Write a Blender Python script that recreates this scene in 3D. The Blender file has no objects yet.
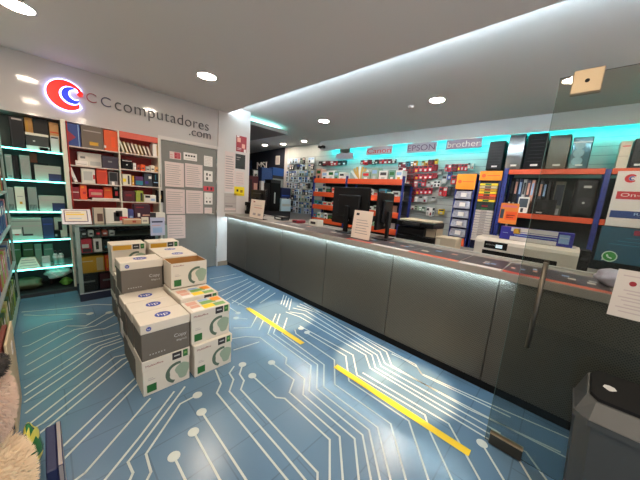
import bpy, bmesh, math, random
from mathutils import Vector, Matrix
random.seed(7)
S = bpy.context.scene
C = S.collection
PI = math.pi

# ------------------------------------------------------------------ camera
F_PX, YAW, PITCH, ROLL, CAM_H = 260.48, 0.8173145, 0.1678121, 0.0748917, 1.50
fw = Vector((math.sin(YAW)*math.cos(PITCH), math.cos(YAW)*math.cos(PITCH), -math.sin(PITCH)))
r0 = Vector((math.cos(YAW), -math.sin(YAW), 0)); u0 = r0.cross(fw)
rt = math.cos(ROLL)*r0 + math.sin(ROLL)*u0
up = -math.sin(ROLL)*r0 + math.cos(ROLL)*u0
CAM = Vector((0, 0, CAM_H))
cd = bpy.data.cameras.new('camera'); cam = bpy.data.objects.new('camera', cd); C.objects.link(cam)
cd.sensor_fit = 'HORIZONTAL'; cd.sensor_width = 36; cd.lens = F_PX/640*36; cd.clip_start = 0.02
cam.matrix_world = Matrix(((rt.x, up.x, -fw.x, CAM.x), (rt.y, up.y, -fw.y, CAM.y), (rt.z, up.z, -fw.z, CAM.z), (0, 0, 0, 1)))
S.camera = cam

# ------------------------------------------------------------------ exposure, world, large lights
S.view_settings.view_transform = 'Standard'; S.view_settings.look = 'None'
S.view_settings.gamma = 1; S.view_settings.use_curve_mapping = False
S.view_settings.exposure = 0.25
LAMP, CYAN_SHELF, CYAN_WALL, COVE, COUNTER_LED = 112, 6.5, 75, 130, 100
world = bpy.data.worlds.new('daylight'); S.world = world; world.use_nodes = True
world.node_tree.nodes['Background'].inputs[0].default_value = (0.86, 0.92, 1.0, 1)
world.node_tree.nodes['Background'].inputs[1].default_value = 1.1

def light(name, kind, loc, energy, col, target=None, **kw):
    l = bpy.data.lights.new(name, kind); l.energy = energy; l.color = col
    for k, v in kw.items(): setattr(l, k, v)
    o = bpy.data.objects.new(name, l); C.objects.link(o); o.location = loc
    if target is not None:
        o.rotation_euler = (Vector(target)-Vector(loc)).to_track_quat('-Z', 'Y').to_euler()
    return o
# added spots without fixtures, made up to throw warm floor pools along the counter
WARM = (1, .62, .33)
light('added_pool_spot', 'SPOT', (1.45, .50, 2.84), 800, WARM, (1.99, .72, 0), spot_size=.27, spot_blend=.5, shadow_soft_size=.03)
light('added_pool_spot', 'SPOT', (1.45, .95, 2.84), 800, WARM, (2.0, 1.14, 0), spot_size=.24, spot_blend=.5, shadow_soft_size=.03)
light('added_pool_spot', 'SPOT', (1.35, 1.15, 2.84), 1000, WARM, (1.97, 2.38, 0), spot_size=.27, spot_blend=.5, shadow_soft_size=.03)

# ------------------------------------------------------------------ helpers
def W(ax, v, px, py):
    d = ((px-320)/F_PX)*rt - ((py-240)/F_PX)*up + fw
    i = 'xyz'.index(ax)
    return CAM + d*((v-CAM[i])/d[i])

def lin(c):
    return tuple((x/255/12.92 if x/255 <= .04045 else ((x/255+.055)/1.055)**2.4) for x in c)

MATS = {}
def M(name, rgb=None, rough=.5, metal=0, emit=0, noise=0, scale=20, bump=0, coat=0, spec=None):
    if name in MATS: return MATS[name]
    m = bpy.data.materials.new(name); m.use_nodes = True
    nt = m.node_tree; b = nt.nodes['Principled BSDF']
    col = lin(rgb)+(1,)
    b.inputs['Base Color'].default_value = col
    b.inputs['Roughness'].default_value = rough; b.inputs['Metallic'].default_value = metal
    if spec is not None: b.inputs['Specular IOR Level'].default_value = spec
    if coat: b.inputs['Coat Weight'].default_value = coat
    if emit:
        b.inputs['Emission Color'].default_value = col; b.inputs['Emission Strength'].default_value = emit
    if noise or bump:
        tc = nt.nodes.new('ShaderNodeTexCoord'); n = nt.nodes.new('ShaderNodeTexNoise')
        n.inputs['Scale'].default_value = scale; n.inputs['Detail'].default_value = 4
        nt.links.new(tc.outputs['Object'], n.inputs['Vector'])
        if noise:
            mx = nt.nodes.new('ShaderNodeMix'); mx.data_type = 'RGBA'
            mx.inputs[6].default_value = tuple(x*(1-noise) for x in col[:3])+(1,)
            mx.inputs[7].default_value = tuple(min(1, x*(1+noise)) for x in col[:3])+(1,)
            nt.links.new(n.outputs['Fac'], mx.inputs[0]); nt.links.new(mx.outputs[2], b.inputs['Base Color'])
        if bump:
            bp = nt.nodes.new('ShaderNodeBump'); bp.inputs['Strength'].default_value = bump
            nt.links.new(n.outputs['Fac'], bp.inputs['Height']); nt.links.new(bp.outputs[0], b.inputs['Normal'])
    MATS[name] = m
    return m

def glass(name, tint, refl=.06):
    if name in MATS: return MATS[name]
    m = bpy.data.materials.new(name); m.use_nodes = True; nt = m.node_tree; nt.nodes.clear()
    o = nt.nodes.new('ShaderNodeOutputMaterial'); mx = nt.nodes.new('ShaderNodeMixShader')
    t = nt.nodes.new('ShaderNodeBsdfTransparent'); g = nt.nodes.new('ShaderNodeBsdfGlossy')
    f = nt.nodes.new('ShaderNodeFresnel'); f.inputs[0].default_value = 1.33
    t.inputs[0].default_value = tint+(1,); g.inputs['Roughness'].default_value = .01
    g.inputs['Color'].default_value = (.55, .58, .58, 1)
    nt.links.new(f.outputs[0], mx.inputs[0]); nt.links.new(t.outputs[0], mx.inputs[1]); nt.links.new(g.outputs[0], mx.inputs[2])
    nt.links.new(mx.outputs[0], o.inputs[0]); MATS[name] = m
    return m

class MB:
    """collects shapes; build() links them as one mesh object"""
    def __init__(s): s.bm = bmesh.new(); s.mats = []
    def mi(s, m):
        if m not in s.mats: s.mats.append(m)
        return s.mats.index(m)
    def box(s, a, b, m, bev=0, rot=None, seg=1):
        x0, y0, z0 = [min(p, q) for p, q in zip(a, b)]; x1, y1, z1 = [max(p, q) for p, q in zip(a, b)]
        vs = [s.bm.verts.new(v) for v in ((x0, y0, z0), (x1, y0, z0), (x1, y1, z0), (x0, y1, z0), (x0, y0, z1), (x1, y0, z1), (x1, y1, z1), (x0, y1, z1))]
        i = s.mi(m); fs = []
        for q in ((3, 2, 1, 0), (4, 5, 6, 7), (0, 1, 5, 4), (1, 2, 6, 5), (2, 3, 7, 6), (3, 0, 4, 7)):
            f = s.bm.faces.new([vs[k] for k in q]); f.material_index = i; fs.append(f)
        if bev:
            es = list({e for f in fs for e in f.edges})
            r = bmesh.ops.bevel(s.bm, geom=es, offset=bev, segments=seg, affect='EDGES', profile=.5)
            vs = list({v for f in r['faces'] for v in f.verts} | {v for v in vs if v.is_valid})
        if rot:
            bmesh.ops.transform(s.bm, matrix=rot, verts=[v for v in vs if v.is_valid])
        return s
    def hexa(s, bot, top, m):
        """a box with free corners: 4 bottom, 4 top points, counter-clockwise from above"""
        vb = [s.bm.verts.new(v) for v in bot]; vt = [s.bm.verts.new(v) for v in top]; i = s.mi(m)
        n = len(vb)
        for q in [vb[::-1], vt]+[[vb[k], vb[(k+1) % n], vt[(k+1) % n], vt[k]] for k in range(n)]:
            s.bm.faces.new(q).material_index = i
        return s
    def cyl(s, p, q, r, m, r2=None, n=16, smooth=True):
        p, q = Vector(p), Vector(q); d = (q-p).normalized()
        a = d.orthogonal().normalized(); b = d.cross(a); r2 = r if r2 is None else r2; i = s.mi(m)
        v1 = [s.bm.verts.new(p+(a*math.cos(t)+b*math.sin(t))*r) for t in [2*PI*k/n for k in range(n)]]
        v2 = [s.bm.verts.new(q+(a*math.cos(t)+b*math.sin(t))*r2) for t in [2*PI*k/n for k in range(n)]]
        for k in range(n):
            f = s.bm.faces.new([v1[k], v1[(k+1) % n], v2[(k+1) % n], v2[k]]); f.material_index = i; f.smooth = smooth
        s.bm.faces.new(v1[::-1]).material_index = i; s.bm.faces.new(v2).material_index = i
        return s
    def poly(s, pts, d, m):
        """polygon extruded by vector d"""
        d = Vector(d); i = s.mi(m)
        a = [s.bm.verts.new(Vector(p)) for p in pts]; b = [s.bm.verts.new(Vector(p)+d) for p in pts]
        n = len(a)
        s.bm.faces.new(a).material_index = i; s.bm.faces.new(b[::-1]).material_index = i
        for k in range(n): s.bm.faces.new([a[k], b[k], b[(k+1) % n], a[(k+1) % n]]).material_index = i
        return s
    def strip(s, o, i_, d, m):
        """ring segment: outer and inner outlines of equal length, extruded by d"""
        d = Vector(d); k = s.mi(m); n = len(o)
        A = [s.bm.verts.new(p) for p in o]; B = [s.bm.verts.new(p) for p in i_]
        A2 = [s.bm.verts.new(Vector(p)+d) for p in o]; B2 = [s.bm.verts.new(Vector(p)+d) for p in i_]
        def f(q): s.bm.faces.new(q).material_index = k
        for j in range(n-1):
            f([A[j], A[j+1], B[j+1], B[j]]); f([A2[j], B2[j], B2[j+1], A2[j+1]])
            f([A[j], A2[j], A2[j+1], A[j+1]]); f([B[j], B[j+1], B2[j+1], B2[j]])
        f([A[0], B[0], B2[0], A2[0]]); f([A[-1], A2[-1], B2[-1], B[-1]])
        return s
    def tube(s, pts, r, m, n=10):
        for a, b in zip(pts, pts[1:]): s.cyl(a, b, r, m, n=n)
        return s
    def build(s, name, parent=None, loc=None, rz=0):
        bmesh.ops.recalc_face_normals(s.bm, faces=s.bm.faces)
        me = bpy.data.meshes.new(name); s.bm.to_mesh(me); s.bm.free()
        for m in s.mats: me.materials.append(m)
        o = bpy.data.objects.new(name, me); C.objects.link(o)
        if parent: o.parent = parent
        if loc is not None: o.location = loc
        if rz: o.rotation_euler.z = rz
        return o

def tag(o, label, cat, group=None, kind=None):
    if label: o['label'] = label
    if cat: o['category'] = cat
    if group: o['group'] = group
    if kind: o['kind'] = kind
    return o
def struct(name, mb, label=None):
    o = mb.build(name); o['kind'] = 'structure'
    if label: o['label'] = label
    return o
def thing(name, label, cat, loc=(0, 0, 0), group=None, rz=0):
    o = bpy.data.objects.new(name, None); C.objects.link(o); o.location = loc; o.rotation_euler.z = rz
    o.empty_display_size = .05
    return tag(o, label, cat, group)
def copy_thing(o, loc, rz=None, label=None, group=None, scale=None):
    c = o.copy(); C.objects.link(c); c.location = loc
    if rz is not None: c.rotation_euler.z = rz
    if scale: c.scale = scale
    if label: c['label'] = label
    if group: c['group'] = group
    for ch in o.children:
        d = ch.copy(); C.objects.link(d); d.parent = c
        for g in ch.children:
            e = g.copy(); C.objects.link(e); e.parent = d
    return c

def text(name, body, w, h, loc, face, m, parent=None, depth=.004, kern=1.0, thin=0):
    """lettering w x h metres, loc = lower left corner; face '-y' or '-x' or '+z'"""
    cu = bpy.data.curves.new(name, 'FONT'); cu.body = body; cu.extrude = .02; cu.offset = -thin; cu.space_character = kern
    t = bpy.data.objects.new(name, cu); C.objects.link(t)
    bpy.context.view_layer.update()
    me = bpy.data.meshes.new_from_object(t.evaluated_get(bpy.context.evaluated_depsgraph_get()))
    bpy.data.objects.remove(t); bpy.data.curves.remove(cu)
    xs = [v.co.x for v in me.vertices]; ys = [v.co.y for v in me.vertices]
    x0, x1, y0, y1 = min(xs), max(xs), min(ys), max(ys)
    for v in me.vertices:
        a = (v.co.x-x0)/(x1-x0)*w; b = (v.co.y-y0)/(y1-y0)*h; c = (.02-v.co.z)/.04*depth
        v.co = {'-y': (a, c-depth, b), '-x': (c-depth, -a, b), '+z': (a, b, depth-c)}[face]
    me.materials.append(m)
    o = bpy.data.objects.new(name, me); C.objects.link(o); o.location = loc
    if parent: o.parent = parent
    return o

def sub(parent, o):
    """place a child given in world coordinates under a parent whose location is known"""
    o.parent = parent; o.location = Vector(o.location)-Vector(parent.location)
    return o

# ------------------------------------------------------------------ palette
white = M('white_paint', (214, 207, 202), .45); ceil1 = M('ceiling_paint', (222, 212, 204), .7)
ceil2 = M('ceiling_paint_high', (226, 220, 214), .75)
panelw = M('white_sign_panel', (202, 196, 194), .09)
black = M('black_plastic', (15, 15, 17), .4, spec=.3); blackm = M('matt_black', (12, 12, 13), .6, spec=.2)
dark = M('dark_grey_plastic', (42, 43, 45), .5, spec=.3); grey = M('grey_plastic', (128, 128, 126), .5)
lgrey = M('light_grey_plastic', (188, 188, 184), .5); paper = M('paper', (236, 230, 224), .6)
pinkp = M('pinkish_paper', (222, 202, 196), .6)
ink = M('print_grey', (172, 160, 156), .6); inkd = M('print_dark', (45, 42, 45), .6)
red = M('red_print', (204, 26, 40), .45); dred = M('dark_red_print', (136, 16, 32), .45)
orange = M('orange_print', (240, 88, 30), .5); yorange = M('amber_print', (247, 150, 25), .5)
yellow = M('yellow_print', (240, 205, 40), .5); gold = M('ochre_print', (214, 160, 40), .5)
green = M('green_print', (38, 104, 48), .5); lgreen = M('leaf_print', (120, 165, 90), .5)
blue = M('blue_print', (35, 70, 150), .45); navy = M('navy_print', (22, 30, 72), .45)
teal = M('teal_print', (40, 120, 140), .5); purple = M('purple_print', (66, 40, 140), .45)
lblue = M('pale_blue_print', (150, 180, 215), .5); cream = M('cream_plastic', (226, 218, 200), .45)
steel = M('brushed_steel', (190, 188, 182), .28, 1); alu = M('aluminium', (200, 204, 204), .4, .8)
orangebeam = M('orange_beam_paint', (212, 80, 36), .45); bluepost = M('blue_post_paint', (28, 44, 120), .45)
clear = glass('clear_glass', (.93, .97, .96)); doorglass = glass('door_glass', (.80, .81, .77))
lampm = M('lamp_light', (255, 235, 212), .5, emit=LAMP)
lamph = M('lamp_light_high', (255, 236, 216), .5, emit=LAMP*1.7)
cyanled = M('cyan_led', (110, 255, 236), .5, emit=CYAN_SHELF)

# ------------------------------------------------------------------ setting
BX = 5.65      # back wall
SY = 4.80      # sign wall
HI, LO = 3.0, 2.86
CX = 2.43      # counter front

# floor: printed circuit pattern is part of the floor's own mesh
def P(crop, pts):
    ox, oy, sc = {1: (20, 280, 5.333), 2: (20, 350, 3.694), 3: (140, 370, 4.364), 4: (220, 270, 6), 5: (220, 330, 5.333), 6: (300, 300, 4.8), 7: (280, 390, 5.333), 8: (390, 360, 4)}[crop]
    return [(ox+x/sc, oy+y/sc) for x, y in pts]
def floor_mat():
    m = bpy.data.materials.new('printed_vinyl'); m.use_nodes = True; nt = m.node_tree; b = nt.nodes['Principled BSDF']
    tc = nt.nodes.new('ShaderNodeTexCoord'); n = nt.nodes.new('ShaderNodeTexNoise'); n.inputs['Scale'].default_value = 1.6; n.inputs['Detail'].default_value = 5
    nt.links.new(tc.outputs['Object'], n.inputs['Vector'])
    mx = nt.nodes.new('ShaderNodeMix'); mx.data_type = 'RGBA'
    mx.inputs[6].default_value = lin((74, 106, 136))+(1,); mx.inputs[7].default_value = lin((108, 138, 158))+(1,)
    nt.links.new(n.outputs['Fac'], mx.inputs[0])
    # plank joints
    br = nt.nodes.new('ShaderNodeTexBrick'); br.offset = .5
    br.inputs['Scale'].default_value = 1; br.inputs['Brick Width'].default_value = .6; br.inputs['Row Height'].default_value = .3; br.inputs['Mortar Size'].default_value = .004
    br.inputs['Color1'].default_value = (1, 1, 1, 1); br.inputs['Color2'].default_value = (.94, .94, .94, 1); br.inputs['Mortar'].default_value = (.72, .72, .72, 1)
    nt.links.new(tc.outputs['Object'], br.inputs['Vector'])
    mu = nt.nodes.new('ShaderNodeMix'); mu.data_type = 'RGBA'; mu.blend_type = 'MULTIPLY'; mu.inputs[0].default_value = 1
    nt.links.new(mx.outputs[2], mu.inputs[6]); nt.links.new(br.outputs['Color'], mu.inputs[7]); nt.links.new(mu.outputs[2], b.inputs['Base Color'])
    b.inputs['Roughness'].default_value = .25; b.inputs['Specular IOR Level'].default_value = .75
    return m
fl = MB(); fm = floor_mat(); trace = M('printed_trace', (192, 200, 194), .3)
fl.box((-.75, -1.7, -.05), (6.5, 11, 0), fm)
def trace_line(pts, w=.012):
    q = [W('z', 0, *p) for p in pts]
    for a, b in zip(q, q[1:]):
        d = (b-a); d.z = 0
        if d.length < 1e-4: continue
        d.normalize(); n = Vector((-d.y, d.x, 0))*w/2; a2 = a-d*w*.3; b2 = b+d*w*.3
        fl.hexa([a2-n, b2-n, b2+n, a2+n], [v+Vector((0, 0, .0012)) for v in (a2-n, b2-n, b2+n, a2+n)], trace)
def node(p, r=.032):
    c = W('z', 0, *p); fl.cyl((c.x, c.y, 0), (c.x, c.y, .0016), r, trace, n=20)
L = [
 # bottom middle, running up to the tape
 [(252.8, 376), (276, 397.5), (284.7, 398.4), (329.7, 439.7), (329.7, 482)],
 [(271.6, 362.8), (294, 379.7), (289.4, 392.4), (339.6, 436.5), (343, 482)],
 [(222, 340), (234, 338.4), (246, 336.6), (260, 337.5), (286.6, 358), (285.6, 363.8), (304.4, 378.8), (303, 394.7), (354.6, 438.7), (359, 482)],
 [(276, 314), (267.8, 334), (311, 365.6), (309, 391), (362.5, 435), (371.4, 482)],
 [(280, 314), (273.4, 333.8), (317.5, 364.7), (316.6, 389), (369, 430), (380.5, 482)],
 [(287, 318), (281.9, 333.8), (324, 364.7), (323.7, 387), (377.5, 427.5), (391, 482)],
 [(295, 330), (296, 333.8), (334.4, 360), (334.8, 384.4), (390.6, 423.8), (406.4, 482)],
 [(307, 333), (345.8, 356), (349, 381), (408.8, 421), (429, 482)],
 [(300, 326), (353, 355), (357, 375), (425, 415), (430, 432), (453, 482)],
 [(363, 373), (448.8, 423.8), (481, 482)],
 [(286, 312), (300, 317), (365.6, 355), (370, 368), (495, 443)],
 [(290, 312), (303, 314), (372, 355), (375.4, 367.7), (495, 437)],
 [(293, 308), (306, 311), (377, 355), (381, 366), (500, 433)],
 [(297, 306), (315, 312), (380, 352), (385, 363.5), (510, 429), (575, 462)],
 [(300, 304), (325, 315), (386.5, 352), (391.7, 365.6), (467.5, 408.7), (560, 452)],
 [(304, 303), (341.7, 325), (415.6, 364.6), (421, 373.5), (510, 413), (580, 443)],
 [(392, 354), (405, 360), (417.5, 367.5), (422.5, 375), (510, 417)],
 [(482, 443.8), (505, 482)], [(515, 445), (526, 452), (548, 482)], [(513, 450), (532, 482)],
 # bottom left
 [(239.5, 374), (244, 380.6), (240.8, 389.5), (280, 432.4), (317.5, 472.5), (317.5, 482)],
 [(242.5, 364.7), (239.7, 374)],
 [(234, 366.5), (229.4, 373), (233.5, 379.5), (229.4, 391.4), (280, 449.2), (307, 482)],
 [(215.6, 370), (221, 383.7), (216.8, 393), (280, 471), (289, 482)],
 [(174, 456.6), (186.2, 482)], [(193.8, 432.3), (221, 482)], [(201.9, 412.4), (247.4, 482)],
 [(197, 395), (180, 404), (146, 454), (151, 472), (146, 482)],
 [(184.7, 387), (140, 446.8), (128, 462), (133, 473), (129, 482)],
 [(174, 391.8), (140, 436.5), (104, 481)], [(150, 398.7), (85, 473), (74, 481)],
 [(139, 382.5), (62, 461), (56, 462)], [(137.8, 375.7), (57, 452)],
 [(128, 361), (51, 424.5), (40, 433)], [(130, 356.5), (121.5, 359.5), (43, 423), (36, 427)], [(128, 354), (114.7, 357), (30.8, 423)],
 [(125, 344.7), (110, 351), (83.8, 370), (26, 413)], [(122, 341), (102.5, 347.5), (72.5, 370), (25, 402)],
 [(121, 338.5), (98.8, 346), (62, 370), (25, 395)], [(119.4, 335.5), (91, 345), (52.8, 370), (25, 388)],
 [(117.5, 332.5), (83.8, 341), (33, 370), (25, 374.5)], [(117.5, 323), (104.4, 328.7), (95, 329.7), (80, 334.4), (27.5, 365)],
 [(117.5, 313.7), (95, 326), (74.4, 329.7), (60.3, 336), (25.6, 356)], [(108, 312.8), (85.6, 326), (66.9, 326), (28.4, 345.6), (23, 346.5)],
 [(72.5, 319), (48, 323), (22.8, 333)], [(90, 313.7), (82, 313.7), (38.8, 315.6), (24, 315)], [(116.6, 305), (95, 304.4), (57.5, 309), (22, 312)],
 # between the boxes and the counter
 [(234, 328), (250.8, 327.5), (257, 316)], [(236, 318), (247, 319)], [(259, 330), (264, 319)], [(234, 350), (259, 342)],
 [(281, 304), (284, 295)], [(283.5, 305), (286.5, 296)], [(286, 307), (289, 298)], [(289, 310), (291.6, 299)],
 [(242.5, 276), (214, 283)], [(248, 279), (218, 292)], [(251, 281.5), (222, 296)], [(255, 283.5), (226, 300)], [(260, 285.5), (232, 303)], [(264, 287.5), (238, 305)], [(269, 290), (250, 303)], [(275, 293), (260, 303)],
 [(236, 274), (210, 279)], [(232, 300), (248, 308)], [(226, 305), (238, 313)],
]
for l in L: trace_line(l)
for p in ((252.3, 375.7), (271.6, 362.5), (174, 456.5), (193.5, 432), (201.5, 412), (197.5, 395), (307, 332.5), (482, 443.5), (301, 328.5), (90, 313.7), (109, 312.5), (242.5, 364.5), (236, 318), (238, 313)): node(p)
struct('floor', fl)

low = MB(); low.box((-.75, -1.7, LO), (2.42, SY+.02, LO+.05), ceil1)
struct('ceiling', low, 'low ceiling over the shop floor')
ch = MB(); ch.box((-.75, -1.7, HI), (6.5, 11, HI+.06), ceil2)
struct('ceiling', ch, 'higher ceiling behind the counter')
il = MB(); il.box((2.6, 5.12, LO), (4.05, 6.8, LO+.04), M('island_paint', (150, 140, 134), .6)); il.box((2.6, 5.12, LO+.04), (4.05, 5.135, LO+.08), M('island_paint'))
struct('ceiling', il, 'lowered ceiling raft beyond the poster wall')

w = MB(); w.box((-.80, -1.7, 0), (-.68, 11, HI), white); struct('wall_left', w)
w = MB(); w.box((-.68, 5.22, 0), (1.34, 5.34, HI), white)
w.box((1.28, SY+.001, 0), (1.318, 5.34, 2.188), white); w.box((1.28, SY+.022, 2.188), (1.36, 5.34, LO), white)
w.box((1.28, SY+.022, 2.185), (2.24, 5.0, LO), white)          # over the door
w.box((2.24, SY, 0), (2.885, 5.12, HI), white)           # poster wall
w.box((-.68, SY+.022, 2.19), (1.34, 5.3, LO), white)
struct('wall_back', w)
w = MB(); w.box((-.68, SY, 2.19), (2.22, SY+.02, LO), panelw); struct('trim_1', w, 'glossy white sign panel')
w = MB(); w.box((2.22, SY-.012, 0), (2.30, SY, 2.185), white); w.box((1.27, SY-.012, 0), (1.31, SY, 2.185), white); w.box((1.27, SY-.012, 2.185), (2.30, SY, 2.24), white)
struct('trim_2', w, 'white door frame')
w = MB(); w.box((2.24, SY-.015, 0), (CX+.1, SY, .09), M('skirting', (150, 132, 112), .5)); struct('baseboard_back', w)
w = MB(); w.box((BX, -1.7, 0), (BX+.1, 7.2, HI), M('grey_wall', (196, 194, 190), .6)); struct('wall_right', w)
w = MB(); w.hexa([(BX, 7.15, 0), (6.1, 11, 0), (6.2, 11, 0), (BX+.1, 7.15, 0)][::-1], [(BX, 7.15, HI), (6.1, 11, HI), (6.2, 11, HI), (BX+.1, 7.15, HI)][::-1], M('dark_wall', (28, 32, 46), .6))
struct('wall_far', w)
w = MB(); w.box((-.7, 10.9, 0), (6.5, 11, HI), white); struct('wall_end', w)
w = MB(); w.box((2.45, -1.75, 0), (6.5, -1.65, HI), white); w.box((-.75, -1.75, 2.3), (2.45, -1.65, HI), white); struct('wall_front', w)
w = MB(); w.box((BX-.20, -1.6, 2.738), (BX-.185, 5.40, HI-.002), M('valance_paint', (206, 206, 204), .5))
struct('trim_3', w, 'pale grey valance over the back wall')
w = MB(); w.box((BX-.012, -1.6, .9), (BX, 6.95, 2.99), M('slat_panel', (176, 180, 174), .5, noise=.05))
for z in [1.0+.125*k for k in range(14)]: w.box((BX-.0135, -1.6, z), (BX-.011, 6.95, z+.008), grey)
struct('trim_4', w, 'slatted display panel')

# door with its frame
d = MB(); d.box((1.32, SY+.005, .01), (2.215, SY+.045, 2.18), M('grey_door', (128, 126, 120), .42, noise=.06))
do = struct('door_1', d)
h = MB(); h.cyl((2.15, SY+.005, 1.02), (2.15, SY-.04, 1.02), .011, steel); h.tube([(2.15, SY-.04, 1.02), (2.04, SY-.04, 1.02)], .011, steel)
h.build('door_handle', do)
hg = MB()
for z in (.3, 1.0, 1.55, 1.85): hg.cyl((2.212, SY-.005, z), (2.212, SY-.005, z+.09), .010, steel)
hg.build('hinge', do)

# ------------------------------------------------------------------ lamps
def downlight(name, x, y, z, r, label, group):
    t = thing(name, label, 'ceiling light', (x, y, z), group)
    n = 28; ring = [(math.cos(2*PI*k/n), math.sin(2*PI*k/n)) for k in range(n+1)]
    a = MB(); a.strip([(c*r*1.18, s*r*1.18, -.006) for c, s in ring[:-1]]+[(r*1.18, 0, -.006)], [(c*r, s*r, -.006) for c, s in ring[:-1]]+[(r, 0, -.006)], (0, 0, .006), white); a.build('trim_ring', t)
    b = MB(); b.cyl((0, 0, -.004), (0, 0, -.001), r, lampm if z < 2.9 else lamph, n=28); b.build('lamp', t)
    return t
for x, y, l in ((1.5, 3.54, 'round recessed light in the low ceiling, above the right end of the sign'), (-.05, 3.58, 'round recessed light in the low ceiling at the upper left corner'),
                (-.05, 1.9, None), (.75, .7, None), (-.05, .2, None), (.75, -.7, None), (-.05, -1.3, None)):
    downlight('ceiling_light', x, y, LO, .105, l or 'round recessed light in the low ceiling nearer the entrance', None if l else 'entrance ceiling lights')
for x, y, r, l in ((4.06, 1.68, .10, 'recessed light in the high ceiling above the cartridge wall'), (4.03, 3.92, .10, 'recessed light in the high ceiling left of the blue strip'), (4.06, -.55, .10, 'recessed light in the high ceiling over the large printer'),
                (5.1, 7.57, .075, 'small ceiling spot farthest back, leftmost of three'), (5.25, 6.8, .075, 'small ceiling spot, middle of the far three'), (5.22, 5.8, .065, 'small ceiling spot, rightmost of the far three')):
    downlight('ceiling_light', x, y, HI, r, l, None)
det = thing('smoke_detector', 'small white smoke detector on the high ceiling', 'detector', W('z', HI, 411, 106))
a = MB(); a.cyl((0, 0, -.012), (0, 0, 0), .05, white); a.build('base', det); a = MB(); a.cyl((0, 0, -.035), (0, 0, -.012), .03, white, r2=.045); a.build('cover', det)

def strip_light(name, a, b, m, label, cat='light strip'):
    s = MB(); s.box(a, b, m); return tag(s.build(name), label, cat)
covem = M('cove_led', (212, 238, 255), .5, emit=COVE)
strip_light('led_strip', (2.36, -1.6, LO+.055), (2.40, SY-.02, LO+.07), covem, 'cool white strip hidden on top of the low ceiling edge')
strip_light('led_strip', (2.65, 5.26, LO+.042), (3.90, 5.30, LO+.056), M('cove_cyan', (150, 250, 244), .5, emit=35), 'cyan strip along the front of the far ceiling raft')
strip_light('led_strip', (BX-.183, -1.55, 2.75), (BX-.172, 5.0, 2.772), M('wall_cyan', (0, 232, 238), .5, emit=CYAN_WALL), 'cyan strip under the valance washing the back wall')

# ceiling spot pair at the left end of the valance
c = W('x', BX-.23, 322, 147)
t = thing('security_camera', 'small black twin spot fitting at the left end of the valance', 'camera', (c.x, c.y, c.z))
a = MB(); a.box((-.03, -.02, -.02), (.03, .02, .03), black, .004); a.build('bracket', t)
for s in (-1, 1):
    a = MB(); a.cyl((-.06, s*.07, 0), (.05, s*.07, 0), .035, black); a.build('spot_head', t)

# ------------------------------------------------------------------ the counter
T = thing('sales_counter', 'long sales counter with perforated grey metal front and grey top', 'counter', (CX, 0, 0))
def perf():
    m = bpy.data.materials.new('perforated_metal'); m.use_nodes = True; nt = m.node_tree; b = nt.nodes['Principled BSDF']
    tc = nt.nodes.new('ShaderNodeTexCoord'); mp = nt.nodes.new('ShaderNodeMapping')
    mp.inputs['Rotation'].default_value = (PI/4, 0, 0); mp.inputs['Scale'].default_value = (0, 75, 75)
    nt.links.new(tc.outputs['Object'], mp.inputs['Vector'])
    v = nt.nodes.new('ShaderNodeTexVoronoi'); v.inputs['Scale'].default_value = 1; v.inputs['Randomness'].default_value = 0
    nt.links.new(mp.outputs[0], v.inputs['Vector'])
    st = nt.nodes.new('ShaderNodeMapRange'); st.inputs[1].default_value = .28; st.inputs[2].default_value = .36
    nt.links.new(v.outputs['Distance'], st.inputs[0])
    mx = nt.nodes.new('ShaderNodeMix'); mx.data_type = 'RGBA'
    mx.inputs[6].default_value = lin((62, 59, 52))+(1,); mx.inputs[7].default_value = lin((98, 94, 84))+(1,)
    nt.links.new(st.outputs[0], mx.inputs[0]); nt.links.new(mx.outputs[2], b.inputs['Base Color'])
    b.inputs['Metallic'].default_value = .35; b.inputs['Roughness'].default_value = .42
    bp = nt.nodes.new('ShaderNodeBump'); bp.inputs['Strength'].default_value = .5; bp.inputs['Distance'].default_value = .004
    nt.links.new(st.outputs[0], bp.inputs['Height']); nt.links.new(bp.outputs[0], b.inputs['Normal'])
    return m
perfm = perf()
ys = [SY-.001]+[W('x', CX, *p).y for p in ((246, 245), (280, 262), (323, 290), (387, 310), (488, 340))]+[-.75, -1.6]
for a_, b_ in zip(ys, ys[1:]):
    a = MB(); a.box((0, b_+.003, .07), (.02, a_-.003, .965), perfm, .003); a.build('front_panel', T)
a = MB(); a.box((.02, -1.6, .0), (.58, SY-.001, .965), M('counter_carcass', (92, 92, 90), .6)); a.build('carcass', T)
a = MB(); a.box((.012, -1.6, 0), (.03, SY-.001, .07), blackm); a.build('plinth', T)
a = MB(); a.box((-.045, -1.6, .968), (.62, SY-.001, 1.03), M('counter_top_laminate', (158, 150, 142), .35, noise=.04), .004); a.build('countertop', T)
a = MB(); a.box((.59, -1.6, 1.03), (.62, SY-.001, 1.048), lgrey, .002); a.build('back_rail', T)
a = MB(); a.box((-.032, .25, .9662), (-.018, SY-.05, .9678), M('counter_led', (196, 228, 244), .5, emit=COUNTER_LED)); a.build('led_strip', T, None)

# ------------------------------------------------------------------ yellow floor tape
for (p, q, l) in (((248, 308), (302, 344), 'yellow floor tape stripe farther from the camera'), ((335, 366.5), (470, 453), 'long yellow floor tape stripe nearer the glass door')):
    A, B = W('z', 0, *p), W('z', 0, *q); xm = (A.x+B.x)/2
    a = MB(); a.box((xm-.028, min(A.y, B.y), .0018), (xm+.028, max(A.y, B.y), .0032), M('yellow_tape', (236, 200, 20), .5))
    tag(a.build('floor_tape'), l, 'tape')

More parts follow.
